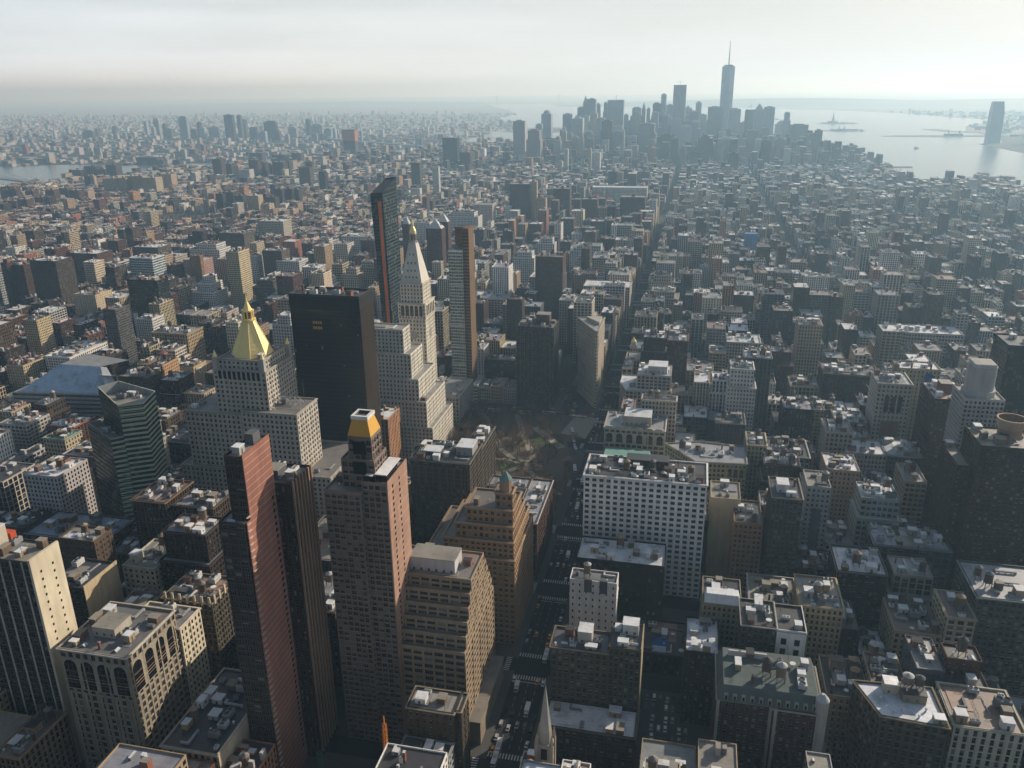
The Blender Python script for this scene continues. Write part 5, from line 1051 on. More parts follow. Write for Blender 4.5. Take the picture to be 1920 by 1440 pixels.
# -- tower across the river
root = thing('waterfront_tower', 'lone tall blue-grey tower with a sloped crown on the far river bank', 'skyscraper', (1632, 5390, 0)); org = (1632, 5390, 0)
m = MB(); P0, P1, P2 = rect(1604, 5363, 1672, 5420), rect(1604, 5363, 1668, 5420), rect(1606, 5368, 1658, 5412)
def uvprism(m, a, b, z0, z1, col, nb, f0, f1, win):
    for i in range(4):
        j = (i + 1) % 4; m.poly([(*a[i], z0), (*a[j], z0), (*b[j], z1), (*b[i], z1)], col, FA, [(0, f0), (nb, f0), (nb, f1), (0, f1)], win)
uvprism(m, P0, P1, 0, 165, (.2, .24, .29), 16, 0, 42, (.8, .7, .2, .4)); uvprism(m, P1, P2, 165, 226, (.2, .24, .29), 16, 42, 58, (.8, .7, .2, .4)); m.poly([(*p, 226) for p in P2], GREY); m.build('shaft', root, org)
for lab, x0, x1, z, y in (('domed blue-grey tower right of the lone sloped-crown tower', 1790, 1840, 95, 5300), ('hazy tower at the right edge beyond the water', 1890, 1940, 110, 5250)):
    root, org = B(lab, [(x0, y, x1, y + 40, z)], row_style('g'), n=0, name='waterfront_tower', cat='skyscraper')
    m = MB(); m.cyl((x0 + x1) / 2, y + 20, z - 1, z + 12, 20, (.3, .33, .35), k=14, r2=9); m.build('dome_roof', root, org)
# ------------------------------------------------------------------ ground, water, islands, hills
def flat(name, pts, z, mat, kind='structure'):
    me = bpy.data.meshes.new(name); me.from_pydata([(x, y, z) for x, y in pts], [], [tuple(range(len(pts)))]); me.materials.append(mat); me.update()
    if me.polygons[0].normal.z < 0: me.flip_normals()
    o = bpy.data.objects.new(name, me); COL.objects.link(o); return struct(o, kind)
GROUND = simple('asphalt_ground', (.028, .029, .031), .9, 0, .2, .25, .05)
PAVE = simple('sidewalk_concrete', (.085, .083, .078), .9, 0, .2, .2, .3)
PAINT = simple('road_paint', (.55, .55, .52), .7, 0, .3, .3, 1.5)
EARTH = simple('park_earth', (.13, .11, .08), .95, 0, .1, .3, .08)
LAWN = simple('lawn_grass', (.05, .066, .026), .95, 0, .1, .3, .2)
PATH = simple('park_path', (.30, .27, .22), .9, 0, .2, .2, .3)
BRICKP = simple('red_paving', (.22, .1, .07), .9, 0, .2, .2, .3)
LANDM = simple('far_land', (.10, .095, .085), .95, 0, .1, .35, .004)
WATER = make_water()
flat('ground', rect(-40000, -3000, 40000, 42000), 0, GROUND)
SHORE_E = [(-1250, 200), (-1330, 800), (-1700, 1300), (-2150, 1700), (-2350, 2300), (-2551, 2723), (-2438, 2909), (-2355, 3087), (-2263, 3332), (-2179, 3522), (-1950, 3900), (-1700, 4150), (-1501, 4199), (-1420, 4450), (-1352, 4720), (-1103, 5055), (-900, 5200), (-600, 5350), (-300, 5400), (0, 5300), (250, 5050), (400, 4920), (560, 4700), (611, 4450), (640, 4200), (700, 3800), (760, 3412), (819, 3179), (1000, 3100), (1074, 2950), (1150, 2600), (1400, 2000)]
MANH = SHORE_E + [(1600, 1000), (1600, 150), (-1250, 150)]
FARS = [(2700, 2000), (2300, 3200), (1800, 4300), (1542, 4600), (1540, 5305), (1700, 5420), (1850, 6000), (1887, 6834), (2100, 7600), (2700, 8600), (2500, 9500), (2300, 11000), (1714, 12458), (522, 13993), (-1200, 14900), (-2686, 16100), (-3300, 19000), (-4700, 19000), (-3900, 16141), (-3000, 13500), (-2450, 11500), (-2300, 9500), (-1900, 8700), (-1568, 7691), (-1570, 7178), (-1653, 6249), (-1599, 5581), (-1640, 4900), (-1687, 4480), (-2100, 4050), (-2295, 3713), (-2612, 3568), (-2962, 3566), (-3236, 3426), (-3500, 3000), (-3400, 2500), (-2900, 2350), (-2480, 2300)]
wpts = SHORE_E[4:] + FARS
FARM = simple('far_land', (.26, .25, .235), .95, 0, .1, .45, .006)
flat('far_land', [(-40000, 6200), (-1500, 6200), (-1500, 7800), (1900, 7800), (1900, 6200), (40000, 6200), (40000, 41500), (-40000, 41500)], .25, FARM)
flat('harbour_water', wpts, .6, WATER)
def inside(p, poly):
    x, y = p; c = False; j = len(poly) - 1
    for i in range(len(poly)):
        xi, yi = poly[i]; xj, yj = poly[j]
        if (yi > y) != (yj > y) and x < (xj - xi) * (y - yi) / (yj - yi) + xi: c = not c
        j = i
    return c
def blob(cx, cy, rx, ry, n=16, s=0):
    rr = random.Random(s); return [(cx + rx * math.cos(2 * math.pi * i / n) * rr.uniform(.8, 1.1), cy + ry * math.sin(2 * math.pi * i / n) * rr.uniform(.8, 1.1)) for i in range(n)]
def island(pts, z=2.5):
    m = MB(); m.prism(pts, -.5, z, (.13, .12, .10)); o = m.build('island'); return struct(o)
island(blob(1200, 8130, 190, 130, s=1)); island(blob(1050, 6820, 150, 150, s=2)); island([(1180, 6080), (1520, 5980), (1900, 6050), (1900, 6260), (1500, 6200), (1330, 6180)])
island([(1900, 6500), (1700, 6650), (1640, 7050), (1750, 7080), (1800, 6750), (1950, 6700)]); island([(-1560, 6700), (-1250, 6500), (-950, 6750), (-1050, 7300), (-1400, 7500)])
m = MB()
def ridge(pts, base, m):
    for (x0, y0, z0), (x1, y1, z1) in zip(pts[:-1], pts[1:]):
        m.poly([(x0, y0 - 1500, base), (x1, y1 - 1500, base), (x1, y1, z1), (x0, y0, z0)], (.17, .175, .16)); m.poly([(x0, y0, z0), (x1, y1, z1), (x1, y1 + 2500, base), (x0, y0 + 2500, base)], (.17, .175, .16))
ridge([(-2500, 17600, 5), (-1500, 17000, 60), (0, 16400, 95), (1200, 16000, 120), (2200, 15800, 115), (3600, 15600, 70), (5200, 15400, 95), (7500, 15000, 60), (9500, 15000, 20)], .5, m)
ridge([(-14000, 21000, 20), (-9000, 21500, 55), (-7000, 20500, 35), (-5200, 19500, 10)], .5, m)
struct(m.build('hills'))
# ------------------------------------------------------------------ street grid
AVS = [-2640, -2470, -2300, -2130, -1960, -1790, -1620, -1450, -1270, -1060, -850, -640, -500, -370, -222, -72, 208, 483, 757, 1031, 1305]
def st_y(n): return 20 + (33 - n) * 80.5
PARKS = [(-208, 597, -88, 812), (-330, 1312, -190, 1540), (-815, 1235, -700, 1385), (-1440, 1880, -1285, 2140), (-200, 2200, 0, 2330)]
FREE = [(-8, 352, 24, 413), (-168, 270, -113, 348)]   # parking lot, building site
def bway(y): # the diagonal avenue: centre line x at y
    pts = [(150, 150), (85, 345), (0, 560), (-75, 740), (-105, 850), (-150, 1000), (-215, 1240), (-262, 1400), (-285, 1560), (-300, 2100), (-270, 3000), (-230, 4500)]
    for (x0, y0), (x1, y1) in zip(pts[:-1], pts[1:]):
        if y0 <= y <= y1: return x0 + (x1 - x0) * (y - y0) / (y1 - y0)
    return 1e9
sw = MB()
BLOCKS = []
ys = [st_y(n) for n in range(32, 0, -1)]; y_ = ys[-1]
while y_ < 5100: y_ += 92; ys.append(y_)
for y0, y1 in zip(ys[:-1], ys[1:]):
    for x0, x1 in zip(AVS[:-1], AVS[1:]):
        if x0 == -222 and y0 > 800: continue
        a = (x0 if x0 != -370 or y0 < 800 else x0) + 13; b = x1 - 13
        if x1 == -222 and y0 > 800: b = -72 - 13
        BLOCKS.append((a, y0 + 9, b, y1 - 9))
for (a, c, b, d) in BLOCKS:
    if c > 2500 or not inside(((a + b) / 2, (c + d) / 2), MANH): continue
    xs = [(bway(c + 2) + bway(d - 2)) / 2]
    seg = [(a - 3, b + 3)]
    if a < xs[0] < b: seg = [(a - 3, xs[0] - 12), (xs[0] + 12, b + 3)]
    for (p, q) in seg:
        if q - p > 4: sw.box(p, c - 3, 0, q, d + 3, .15, (.17, .165, .155))
struct(sw.build('sidewalk', mats=[PAVE] * 7))
pm = MB()
def mark(x0, y0, x1, y1): pm.poly([(x0, y0, .02), (x1, y0, .02), (x1, y1, .02), (x0, y1, .02)], (.5, .5, .5))
for n in range(31, 13, -1):
    y = st_y(n); hw = 14 if n == 23 else 7
    for yy in (y - hw - 5, y + hw + 1):
        for k in range(13): mark(-82 + 1.55 * k, yy, -81.3 + 1.55 * k, yy + 3.6)
    for xx in (-89, -59):
        for k in range(int(hw * 1.2)): mark(xx, y - hw + 1 + 1.6 * k, xx + 3.4, y - hw + 1.7 + 1.6 * k)
    mark(-82, y - hw - 7.2, -62, y - hw - 6.7)
    for lx in (-77, -72, -67):
        for k in range(9): mark(lx - .07, y + hw + 8 + k * 6, lx + .07, y + hw + 11 + k * 6)
for k in range(40): mark(-205 + 8 * k, 824.8, -201 + 8 * k, 825.2)
struct(pm.build('road_marking', mats=[PAINT] * 7))
# park
flat('park_ground', [(-208, 597), (-90, 597), (-88, 690), (-100, 740), (-120, 812), (-208, 812)], .22, EARTH)
for i, pts in enumerate((blob(-121, 752, 17, 16, 14, 4), blob(-150, 690, 22, 18, 14, 5), blob(-140, 640, 22, 20, 14, 6), blob(-180, 745, 15, 22, 14, 7))): flat('lawn', pts, .28 + .01 * i, LAWN)
pth = MB()
for a, b, w in (((-206, 600), (-125, 700), 3), ((-125, 700), (-165, 810), 3), ((-92, 640), (-160, 720), 2.5), ((-200, 700), (-125, 700), 2.5), ((-160, 720), (-200, 808), 2.5), ((-140, 780), (-105, 735), 4)):
    d = (Vector(b) - Vector(a)).normalized(); n_ = Vector((-d.y, d.x)) * w; pth.poly([(a[0] - n_.x, a[1] - n_.y, .36), (a[0] + n_.x, a[1] + n_.y, .36), (b[0] + n_.x, b[1] + n_.y, .36), (b[0] - n_.x, b[1] - n_.y, .36)][::-1], (.2, .2, .2))
struct(pth.build('park_path', mats=[PATH] * 7))
flat('plaza', [(-112, 770), (-86, 760), (-80, 816), (-104, 816)], .42, PATH)
flat('red_plaza', [(-110, 813), (-86, 816.5), (-86, 825), (-108, 822)], .45, BRICKP)
# ------------------------------------------------------------------ plain buildings on the remaining lots
CELL = {}
def reg(f):
    for i in range(int(f[0] // 60), int(f[2] // 60) + 1):
        for j in range(int(f[1] // 60), int(f[3] // 60) + 1): CELL.setdefault((i, j), []).append(f)
for f in FOOT: reg(f)
for f in PARKS + FREE: reg(f)
def hits(r, pad=.6):
    out = []
    for i in range(int(r[0] // 60), int(r[2] // 60) + 1):
        for j in range(int(r[1] // 60), int(r[3] // 60) + 1):
            for f in CELL.get((i, j), ()):
                if r[0] < f[2] + pad and r[2] > f[0] - pad and r[1] < f[3] + pad and r[3] > f[1] - pad: out.append(f)
    return out
def in_view(x, y, z, m=120):
    p = project(x, y, z)
    return p is not None and -m < p[0] < 1920 + m and -m < p[1] < 1440 + m * 3
def zone(x, y):
    """mean height, spread, lot width range, chance of a tall one, tall height"""
    if x < -1790: return 15, 4, (9, 26), .03, 34
    if y < 830:
        if x > 208: return 40, 14, (14, 34), .1, 75
        if x > -57: return 44, 13, (12, 30), .06, 70
        if x > -370: return 46, 15, (14, 34), .08, 75
        if x > -640: return 36, 14, (12, 30), .1, 62
        return 26, 10, (8, 26), .1, 60
    if y < 1560:
        if -370 < x < 208: return 42, 15, (11, 36), .08, 70
        if x >= 208: return 29, 13, (9, 34), .12, 58
        if x > -640: return 34, 14, (11, 36), .12, 64
        return 25, 11, (8, 32), .12, 56
    if y < 2700:
        if -420 < x < -60: return 34, 14, (10, 38), .09, 64
        if x <= -420: return 18, 5, (7, 24), .04, 44
        return 18, 7, (7, 26), .08, 50
    if y < 3650:
        if -700 < x < 300: return 25, 7, (10, 30), .04, 52
        return 20, 6, (8, 26), .06, 46
    if -760 < x < 560: return 52, 24, (18, 42), .15, 110
    return 26, 10, (14, 34), .1, 55
WALLS = [(BROWN, 'brown'), (DRED, 'dark red'), (RED, 'red brick'), (TAN, 'tan'), (SAND, 'sandstone'), (LIMEG, 'grey stone'), (LIME, 'pale stone'), (GREY, 'grey'), (WHITE, 'white'), (DBROWN, 'dark brown'), (BUFF, 'buff'), (DGREY, 'charcoal'), (ORANGE, 'orange-brown'), (CREAM, 'cream')]
WW = {0: (2.2, 1.2, 1.2, 2, 1.6, 2, 1.8, 1.4, 1.1, 1.4, 1.6, .8, .6, .7), 1: (2, 2, 3, 1.4, 1, 1, .8, .8, 1.0, 1.5, 1.2, .4, .9, .5)}
ROOFS = [(TAR, 'black roof'), (SILV, 'silver roof'), (GRAV, 'gravel roof'), ((.66, .68, .7), 'white roof'), ((.26, .27, .29), 'grey roof'), ((.2, .14, .11), 'brown roof')]
FILL = []
def add_fill(x0, y0, x1, y1, z, zb):
    low = 1 if (y0 > 1560 or x0 < -640) else 0
    (c, cn) = R.choices(WALLS, WW[low])[0]; (rc, rn) = R.choices(ROOFS, (4.2, 1.7, 1.6, 1.2, 3, .9))[0]
    if y0 < 345 and rc[0] > .4: rc, rn = GRAV, 'gravel roof'
    FILL.append([x0, y0, x1, y1, z, jit(c, .18), cn, jit(rc, .15), rn, R.random()])
def lot_row(a, b, y0, y1, back):
    x = a
    while x < b - 5:
        xm = x + 8; mean, sdv, wr, pt, tall = zone(xm, (y0 + y1) / 2)
        w = R.uniform(*wr) * (.8 if y0 > 830 else 1)
        if b - (x + w) < 7: w = b - x
        r = [x, y0, x + w, y1]
        x += w
        dd = R.choice((0, 0, 2, 5)) if y1 - y0 > 20 else 0
        if back == 'n': r[3] -= dd
        else: r[1] += dd
        for f in hits(r):
            # trim the lot clear of what already stands there
            cuts = [(f[2] + .7 - r[0], 0), (r[2] - f[0] + .7, 2), (f[3] + .7 - r[1], 1), (r[3] - f[1] + .7, 3)]
            cuts = [(k, i) for k, i in cuts if k > 0]
            if not cuts: continue
            k, i = min(cuts); r[i] += k if i < 2 else -k
            if r[2] - r[0] < 5 or r[3] - r[1] < 7: break
        if r[2] - r[0] < 5 or r[3] - r[1] < 7 or hits(r, .3): continue
        if r[1] > 330 or True:
            for yy in (r[1], r[3]):
                bx = bway(yy)
                if r[0] - 12 < bx < r[2] + 12:
                    if bx < (r[0] + r[2]) / 2: r[0] = max(r[0], bx + 12.5)
                    else: r[2] = min(r[2], bx - 12.5)
        if r[2] - r[0] < 5: continue
        cx, cy = (r[0] + r[2]) / 2, (r[1] + r[3]) / 2
        h = tall * R.uniform(.8, 1.2) if R.random() < pt and r[2] - r[0] > 12 else max(9, R.gauss(mean, sdv))
        if y0 < 800: h = max(14, h)
        if y0 < 345:
            while h > 9 and (project(cx, r[3], h) or (0, 9999))[1] < (1385 if cx > -200 else 1330): h -= 2
        if 850 < y0 < 2150 and -135 < r[2] < -80: h = max(h, R.gauss(54, 7))
        if 850 < y0 < 2150 and -62 < r[0] < -50: h = max(h, R.gauss(44, 7))
        h = min(h, 2.2 + 5.2 * (r[2] - r[0]) ** .95)
        if not in_view(cx, cy, h) and not in_view(cx, cy, h * .4): continue
        add_fill(*r, h, 0); reg(tuple(r))
for (a, c, b, d) in BLOCKS:
    if not inside(((a + b) / 2, (c + d) / 2), MANH): continue
    if not any(in_view(x, y, z, 300) for x in (a, b) for y in (c, d) for z in (0, 60)): continue
    mid = (c + d) / 2
    lot_row(a, b, c, mid - .6, 'n'); lot_row(a, b, mid + .6, d, 's')
# rank by how large each shows, the biggest become things of their own
def shown(f):
    p = project((f[0] + f[2]) / 2, f[1], f[4])
    if p is None or not (-20 < p[0] < 1940 and -10 < p[1] < 1440): return 0
    return (f[2] - f[0]) * (f[4] * .45 + (f[3] - f[1]) * .4) / p[2] ** 2
FILL.sort(key=shown, reverse=True)
NBUILD = len(THINGS)
NIND = max(0, 296 - len([t for t in THINGS if t[0]['category'] in ('building', 'office block', 'apartment block', 'housing block')]))
def fill_style(f):
    rr = random.Random(f[9]); low = f[4] < 26
    ck = rr.uniform(.7, 1.3); bay = rr.uniform(2.6, 3.8); big = f[6] in ('pale stone', 'grey stone', 'sandstone', 'grey', 'buff', 'charcoal') and rr.random() < .6
    return sty(f[5], bay * (1.2 if big else 1), rr.uniform(3.3, 4.0), rr.uniform(.52, .8) if big else rr.uniform(.34, .5), rr.choice((rr.uniform(.5, .64), rr.uniform(.5, .64), .86)), f[7], blind=rr.uniform(.08, .3), mull=2 if big else 1,
               cor=tuple(min(.7, v * ck) for v in f[5]) if rr.random() < .55 else None)
for i, f in enumerate(FILL[:NIND]):
    st = fill_style(f); x0, y0, x1, y1, z = f[:5]; rr = random.Random(f[9] * 7)
    fl = max(2, round(z / 3.6)); near = y0 < 760
    tiers = [(x0, y0, x1, y1, z)]
    if z > 48 and rr.random() < .4 and x1 - x0 > 16: tiers = [(x0, y0, x1, y1, z * .8), (x0 + 2, y0 + 4, x1 - 2.5, y1 - 1, z)]
    tk = rr.choice((0, 1, 1, 1, 2)) if z > 20 else 0
    desc = f"{f[6]} {('low' if z < 24 else 'mid-height' if z < 45 else 'high')} block, {f[8]}" + (', tank' if tk == 1 else ', twin tanks' if tk == 2 else '')
    pent = None
    if rr.random() < .55 and x1 - x0 > 12 and y1 - y0 > 14:
        px_, py_ = rr.uniform(x0 + 2, x1 - 9), rr.uniform(y0 + 3, y1 - 9); pent = [(px_, py_, px_ + rr.uniform(4, 7), py_ + rr.uniform(4, 6), z - 1, z + rr.uniform(2.5, 5), jit(f[5]), R.choice((SILV, TAR, GRAV)))]
        if len(tiers) > 1: pent = None
    root, org = B(desc, tiers, st, geo=near and shown(f) > shown(FILL[min(len(FILL) - 1, 60)]), n=9 if near else 6, tank=tk, pent=pent, reserve=False)
    auto_label(root, desc, (x0 + x1) / 2, y0, z)
finish_labels()
# the many others, seen only as a crowd of roofs, are one object
ob = MB()
for f in FILL[NIND:]:
    x0, y0, x1, y1, z = f[:5]; rr = random.Random(f[9] * 5); st = fill_style(f); seed = f[9]; pts = rect(x0, y0, x1, y1)
    for k in range(4): wall_uv(ob, pts[k], pts[(k + 1) % 4], 0, z, st, seed, .9)
    if y0 < 2600:
        q = inset(pts, .4); c = tuple(min(.8, v * 1.05) for v in f[5])
        for k in range(4):
            j = (k + 1) % 4; ob.poly([(*pts[k], z), (*pts[j], z), (*q[j], z), (*q[k], z)], c); ob.poly([(*q[j], z - .8), (*q[k], z - .8), (*q[k], z), (*q[j], z)], c)
        ob.poly([(*p, z - .8) for p in q], f[7], RO)
    else: ob.poly([(*p, z) for p in pts], f[7], RO)
    for _ in range(rr.choice((3, 4, 6, 8)) if y0 < 1700 else rr.choice((2, 3, 4)) if y0 < 2700 else rr.choice((0, 1, 2))):
        a, b, h = rr.choice((rr.uniform(.8, 2), rr.uniform(2, 5))), rr.uniform(.9, 4.0), rr.choice((rr.uniform(.3, 1.5), rr.uniform(1.5, 4.5)))
        if x1 - x0 < a + 2 or y1 - y0 < b + 2: continue
        px_, py_ = rr.uniform(x0 + .6, x1 - a - .6), rr.uniform(y0 + .6, y1 - b - .6)
        ob.box(px_, py_, z - .8, px_ + a, py_ + b, z + h, rr.choice((f[5], (.5, .5, .5), (.2, .2, .2), RED, (.35, .35, .36))), topcol=rr.choice((SILV, WHITE, GRAV, SILV)), topmat=RO)
    if rr.random() < .3 and y0 < 1700 and z > 18:
        px_, py_ = rr.uniform(x0 + 2, x1 - 2), rr.uniform(y0 + 2, y1 - 2); ob.cyl(px_, py_, z + 1.5, z + 6, 1.9, (.14, .1, .07), k=8); ob.cyl(px_, py_, z + 6, z + 7.5, 2.1, (.2, .18, .16), k=8, r2=0)
# land across the rivers
LANDR = []
for _ in range(9000):
    y = R.uniform(3300, 11500); x = R.uniform(-1.02 * y - 200, .42 * y + 300)
    if inside((x, y), wpts) or inside((x, y), MANH) or not in_view(x, y, 10, 20): continue
    if x > 0 and not (x > 1950): continue
    big = R.random() < .08; w, d = (R.uniform(40, 110), R.uniform(30, 70)) if big else (R.uniform(12, 40), R.uniform(12, 40))
    h = R.uniform(8, 14) if big else max(6, R.gauss(13, 6) if R.random() < .93 else R.uniform(25, 60))
    c = jit(R.choice((DRED, (.26, .21, .15), LIMEG, GREY, BROWN, (.3, .27, .22), GREY, (.36, .33, .28))), .2)
    ob.box(x, y, 0, x + w, y + d, h, c, topcol=jit(R.choice((GRAV, GRAV, TAR, (.2, .2, .2), (.42, .42, .42))), .2), topmat=RO)
o = ob.build('distant_buildings'); o['kind'] = 'stuff'; o['label'] = 'mass of small roofs and walls spreading to the rivers and beyond'
# ------------------------------------------------------------------ bare winter trees
BARK = simple('bark', (.085, .065, .05), .95, 0, .1, .3, 1.0)
TWIG = simple('bare_twigs', (.17, .115, .08), .95, 0, .1, .3, .6)
def make_tree(seed, H):
    rr = random.Random(seed); tr, cr = MB(), MB()
    def limb(p, d, ln, r, depth):
        q = p + d * ln
        if depth == 0: 
            k = 6; a = d.cross(Vector((0, 0, 1))) if abs(d.z) < .95 else Vector((1, 0, 0)); a.normalize(); b = d.cross(a)
            P = [p + (a * math.cos(t) + b * math.sin(t)) * r for t in [2 * math.pi * i / k for i in range(k)]]; Q = [q + (a * math.cos(t) + b * math.sin(t)) * r * .7 for t in [2 * math.pi * i / k for i in range(k)]]
            for i in range(k): j = (i + 1) % k; tr.poly([tuple(P[i]), tuple(P[j]), tuple(Q[j]), tuple(Q[i])], (1, 1, 1))
        else: cr.tube(tuple(p), tuple(q), r * .85, (1, 1, 1), k=3)
        if depth >= 5 or r < .012:
            for _ in range(5):
                t = Vector((rr.gauss(0, 1), rr.gauss(0, 1), rr.gauss(.35, .8))).normalized(); e = q + t * rr.uniform(.7, 1.5); s = t.cross(Vector((.3, .5, .8))).normalized() * .05
                cr.poly([tuple(q - s), tuple(q + s), tuple(e)], (1, 1, 1))
            return
        for _ in range(3 if depth < 4 else 3):
            t = Vector((rr.gauss(0, 1), rr.gauss(0, 1), rr.gauss(.15, .6))); t = (d * (.9 if depth else .75) + t.normalized() * .75).normalized()
            if t.z < -.1: t.z = .1
            limb(p + d * ln * rr.uniform(.72, 1), t, ln * rr.uniform(.62, .86), r * .62, depth + 1)
    limb(Vector((0, 0, 0)), Vector((rr.gauss(0, .05), rr.gauss(0, .05), 1)).normalized(), H * .27, H * .022, 0)
    return tr.mesh('trunk', mats=[BARK] * 7), cr.mesh('crown', mats=[TWIG] * 7)
TREES = [make_tree(s, h) for s, h in ((1, 17), (2, 20), (3, 15), (4, 18))]
TANCH = [('lawn oval', -121, 752, 0), ('courtyard block', -110, 590, 20), ('dark apartment slab', -150, 830, 0), ('clock tower foot', -206, 780, 0), ('white terrace block', -92, 640, 0), ('north park edge', -150, 605, 0), ('stepped limestone block', -206, 700, 0), ('crossing plaza', -104, 780, 0)]
tl = []
for _ in range(1500):
    x, y = R.uniform(-206, -89), R.uniform(599, 812)
    if y > 740 and x > -100 - (y - 740) * .25: continue
    if math.hypot(x + 121, y - 752) < 13 or any(math.hypot(x - a, y - b) < 6.0 for a, b in tl): continue
    if math.hypot(x + 150, y - 690) < 12 or (math.hypot(x + 120, y - 790) < 15 and R.random() < .7): continue
    tl.append((x, y))
    if len(tl) >= 150: break
for k in range(26): tl.append((-209.5, 600 + 8.2 * k))
for (x, y) in tl:
    i = R.randrange(4); sp = ('broad', 'tall', 'small', 'upright')[i]; root = thing('bare_tree', '', 'tree', (x, y, .2), 'bare trees in the park'); root.rotation_euler.z = R.uniform(0, 6.28); s = R.uniform(.8, 1.15); root.scale = (s, s, s)
    put(TREES[i][0], 'trunk', root); put(TREES[i][1], 'crown', root); auto_label(root, f'{sp} bare tree', x, y, 6, TANCH)
_lab2 = {k: v for k, v in _lab.items() if 'bare tree' in k[0]}; _lab.clear(); _lab.update(_lab2); ORD += [f'{w}' for w in ('seventeenth', 'eighteenth', 'nineteenth', 'twentieth')]
ORD = ORD[:16] + ['seventeenth', 'eighteenth', 'nineteenth', 'twentieth', 'twenty-first', 'twenty-second', 'twenty-third', 'twenty-fourth', 'twenty-fifth', 'twenty-sixth', 'twenty-seventh', 'twenty-eighth', 'twenty-ninth', 'thirtieth']
for (desc, rel, a), lst in _lab.items():
    lst.sort(key=lambda t: t[0])
    for i, (d, root) in enumerate(lst): root['label'] = f'{desc}, {ORD[min(i, len(ORD) - 1)]} {rel} the {a}'
# far squares read as one brown mass of twigs
wd_ = MB()
for (x0, y0, x1, y1), n in ((PARKS[1], 110), (PARKS[2], 90), (PARKS[3], 170), (PARKS[4], 110), ((1030, 6760, 1300, 6880), 0)):
    for _ in range(n):
        x, y = R.uniform(x0, x1), R.uniform(y0, y1); h = R.uniform(10, 16)
        wd_.tube((x, y, 0), (x, y, h * .5), .3, (1, 1, 1), k=3)
        for _ in range(60):
            a, e = R.uniform(0, 6.28), R.uniform(.1, 1.4); l = R.uniform(.5, 1) * h * .55; p = Vector((x, y, h * R.uniform(.25, .5))); q = p + Vector((math.cos(a) * math.cos(e), math.sin(a) * math.cos(e), math.sin(e))) * l
            s = Vector((-math.sin(a), math.cos(a), 0)) * .22; wd_.poly([tuple(p - s), tuple(p + s), tuple(q)], (1, 1, 1))
o = wd_.build('distant_woods', mats=[TWIG] * 7); o['kind'] = 'stuff'; o['label'] = 'bare brown trees massed in the far squares'
# ------------------------------------------------------------------ vehicles
PAINTS = {n: simple(f'car_paint_{n}', c, .3, .1, .5) for n, c in (('white', (.7, .7, .7)), ('black', (.012, .012, .014)), ('silver', (.38, .39, .4)), ('grey', (.12, .125, .13)), ('red', (.3, .02, .02)), ('blue', (.03, .06, .18)), ('taxi', (.75, .36, .01)), ('bus', (.62, .65, .68)))}
RUB = simple('tyre_rubber', (.015, .015, .015), .9)
CG = simple('car_glass', (.012, .014, .016), .08, 0, .6)
def car_body(mb, L=4.7, W=1.85, van=False):
    prof = [(-L / 2, .35), (-L / 2 + .05, .85), (-L / 2 + .9, .98), (-L / 2 + 1.05, 1.0), (L / 2 - 1.0, 1.0), (L / 2 - .95, .98), (L / 2 - .1, .85), (L / 2, .4)]
    w = W / 2
    for (a, za), (b, zb) in zip(prof[:-1], prof[1:]): mb.poly([(w, a, za), (w, b, zb), (-w, b, zb), (-w, a, za)][::-1], (1, 1, 1))
    for s in (1, -1):
        f = [(s * w, a, z) for a, z in prof] + [(s * w, L / 2, .3), (s * w, -L / 2, .3)]
        mb.poly(f if s < 0 else f[::-1], (1, 1, 1))
    mb.poly([(w, -L / 2, .3), (-w, -L / 2, .3), (-w, -L / 2, .36), (w, -L / 2, .36)], (1, 1, 1))
    r0, r1 = (-L / 2 + 1.5, L / 2 - 1.45) if not van else (-L / 2 + .9, L / 2 - .2)
    mb.poly([(-w * .78, r0, 1.47), (w * .78, r0, 1.47), (w * .78, r1, 1.47), (-w * .78, r1, 1.47)], (1, 1, 1))
def car_glass(mb, L=4.7, W=1.85, van=False):
    w = W / 2; r0, r1 = (-L / 2 + 1.5, L / 2 - 1.45) if not van else (-L / 2 + .9, L / 2 - .2); a, b = r0 - .7, r1 + (.75 if not van else .1)
    lo = [(-w * .95, a, .99), (w * .95, a, .99), (w * .95, b, .99), (-w * .95, b, .99)]; hi = [(-w * .78, r0, 1.465), (w * .78, r0, 1.465), (w * .78, r1, 1.465), (-w * .78, r1, 1.465)]
    for i in range(4): j = (i + 1) % 4; mb.poly([lo[i], lo[j], hi[j], hi[i]], (1, 1, 1))
def wheel_mesh():
    mb = MB(); k = 12
    for s in (-.11, .11): mb.poly([(s, .33 * math.cos(2 * math.pi * i / k), .33 * math.sin(2 * math.pi * i / k)) for i in (range(k) if s > 0 else range(k - 1, -1, -1))], (1, 1, 1))
    for i in range(k):
        a, b = 2 * math.pi * i / k, 2 * math.pi * (i + 1) / k; mb.poly([(-.11, .33 * math.cos(a), .33 * math.sin(a)), (.11, .33 * math.cos(a), .33 * math.sin(a)), (.11, .33 * math.cos(b), .33 * math.sin(b)), (-.11, .33 * math.cos(b), .33 * math.sin(b))], (1, 1, 1))
    return mb.mesh('wheel', mats=[RUB] * 7)
WHEEL = wheel_mesh()
BODY = {}
for c in PAINTS:
    for v in (False, True):
        mb = MB(); car_body(mb, van=v); BODY[c, v] = mb.mesh('body', mats=[PAINTS[c]] * 7)
GLS = {}
for v in (False, True): mb = MB(); car_glass(mb, van=v); GLS[v] = mb.mesh('cabin_glass', mats=[CG] * 7)
mb = MB(); mb.box(-.35, -.12, 1.47, .35, .12, 1.66, (.8, .8, .7)); SIGN = mb.mesh('roof_sign')
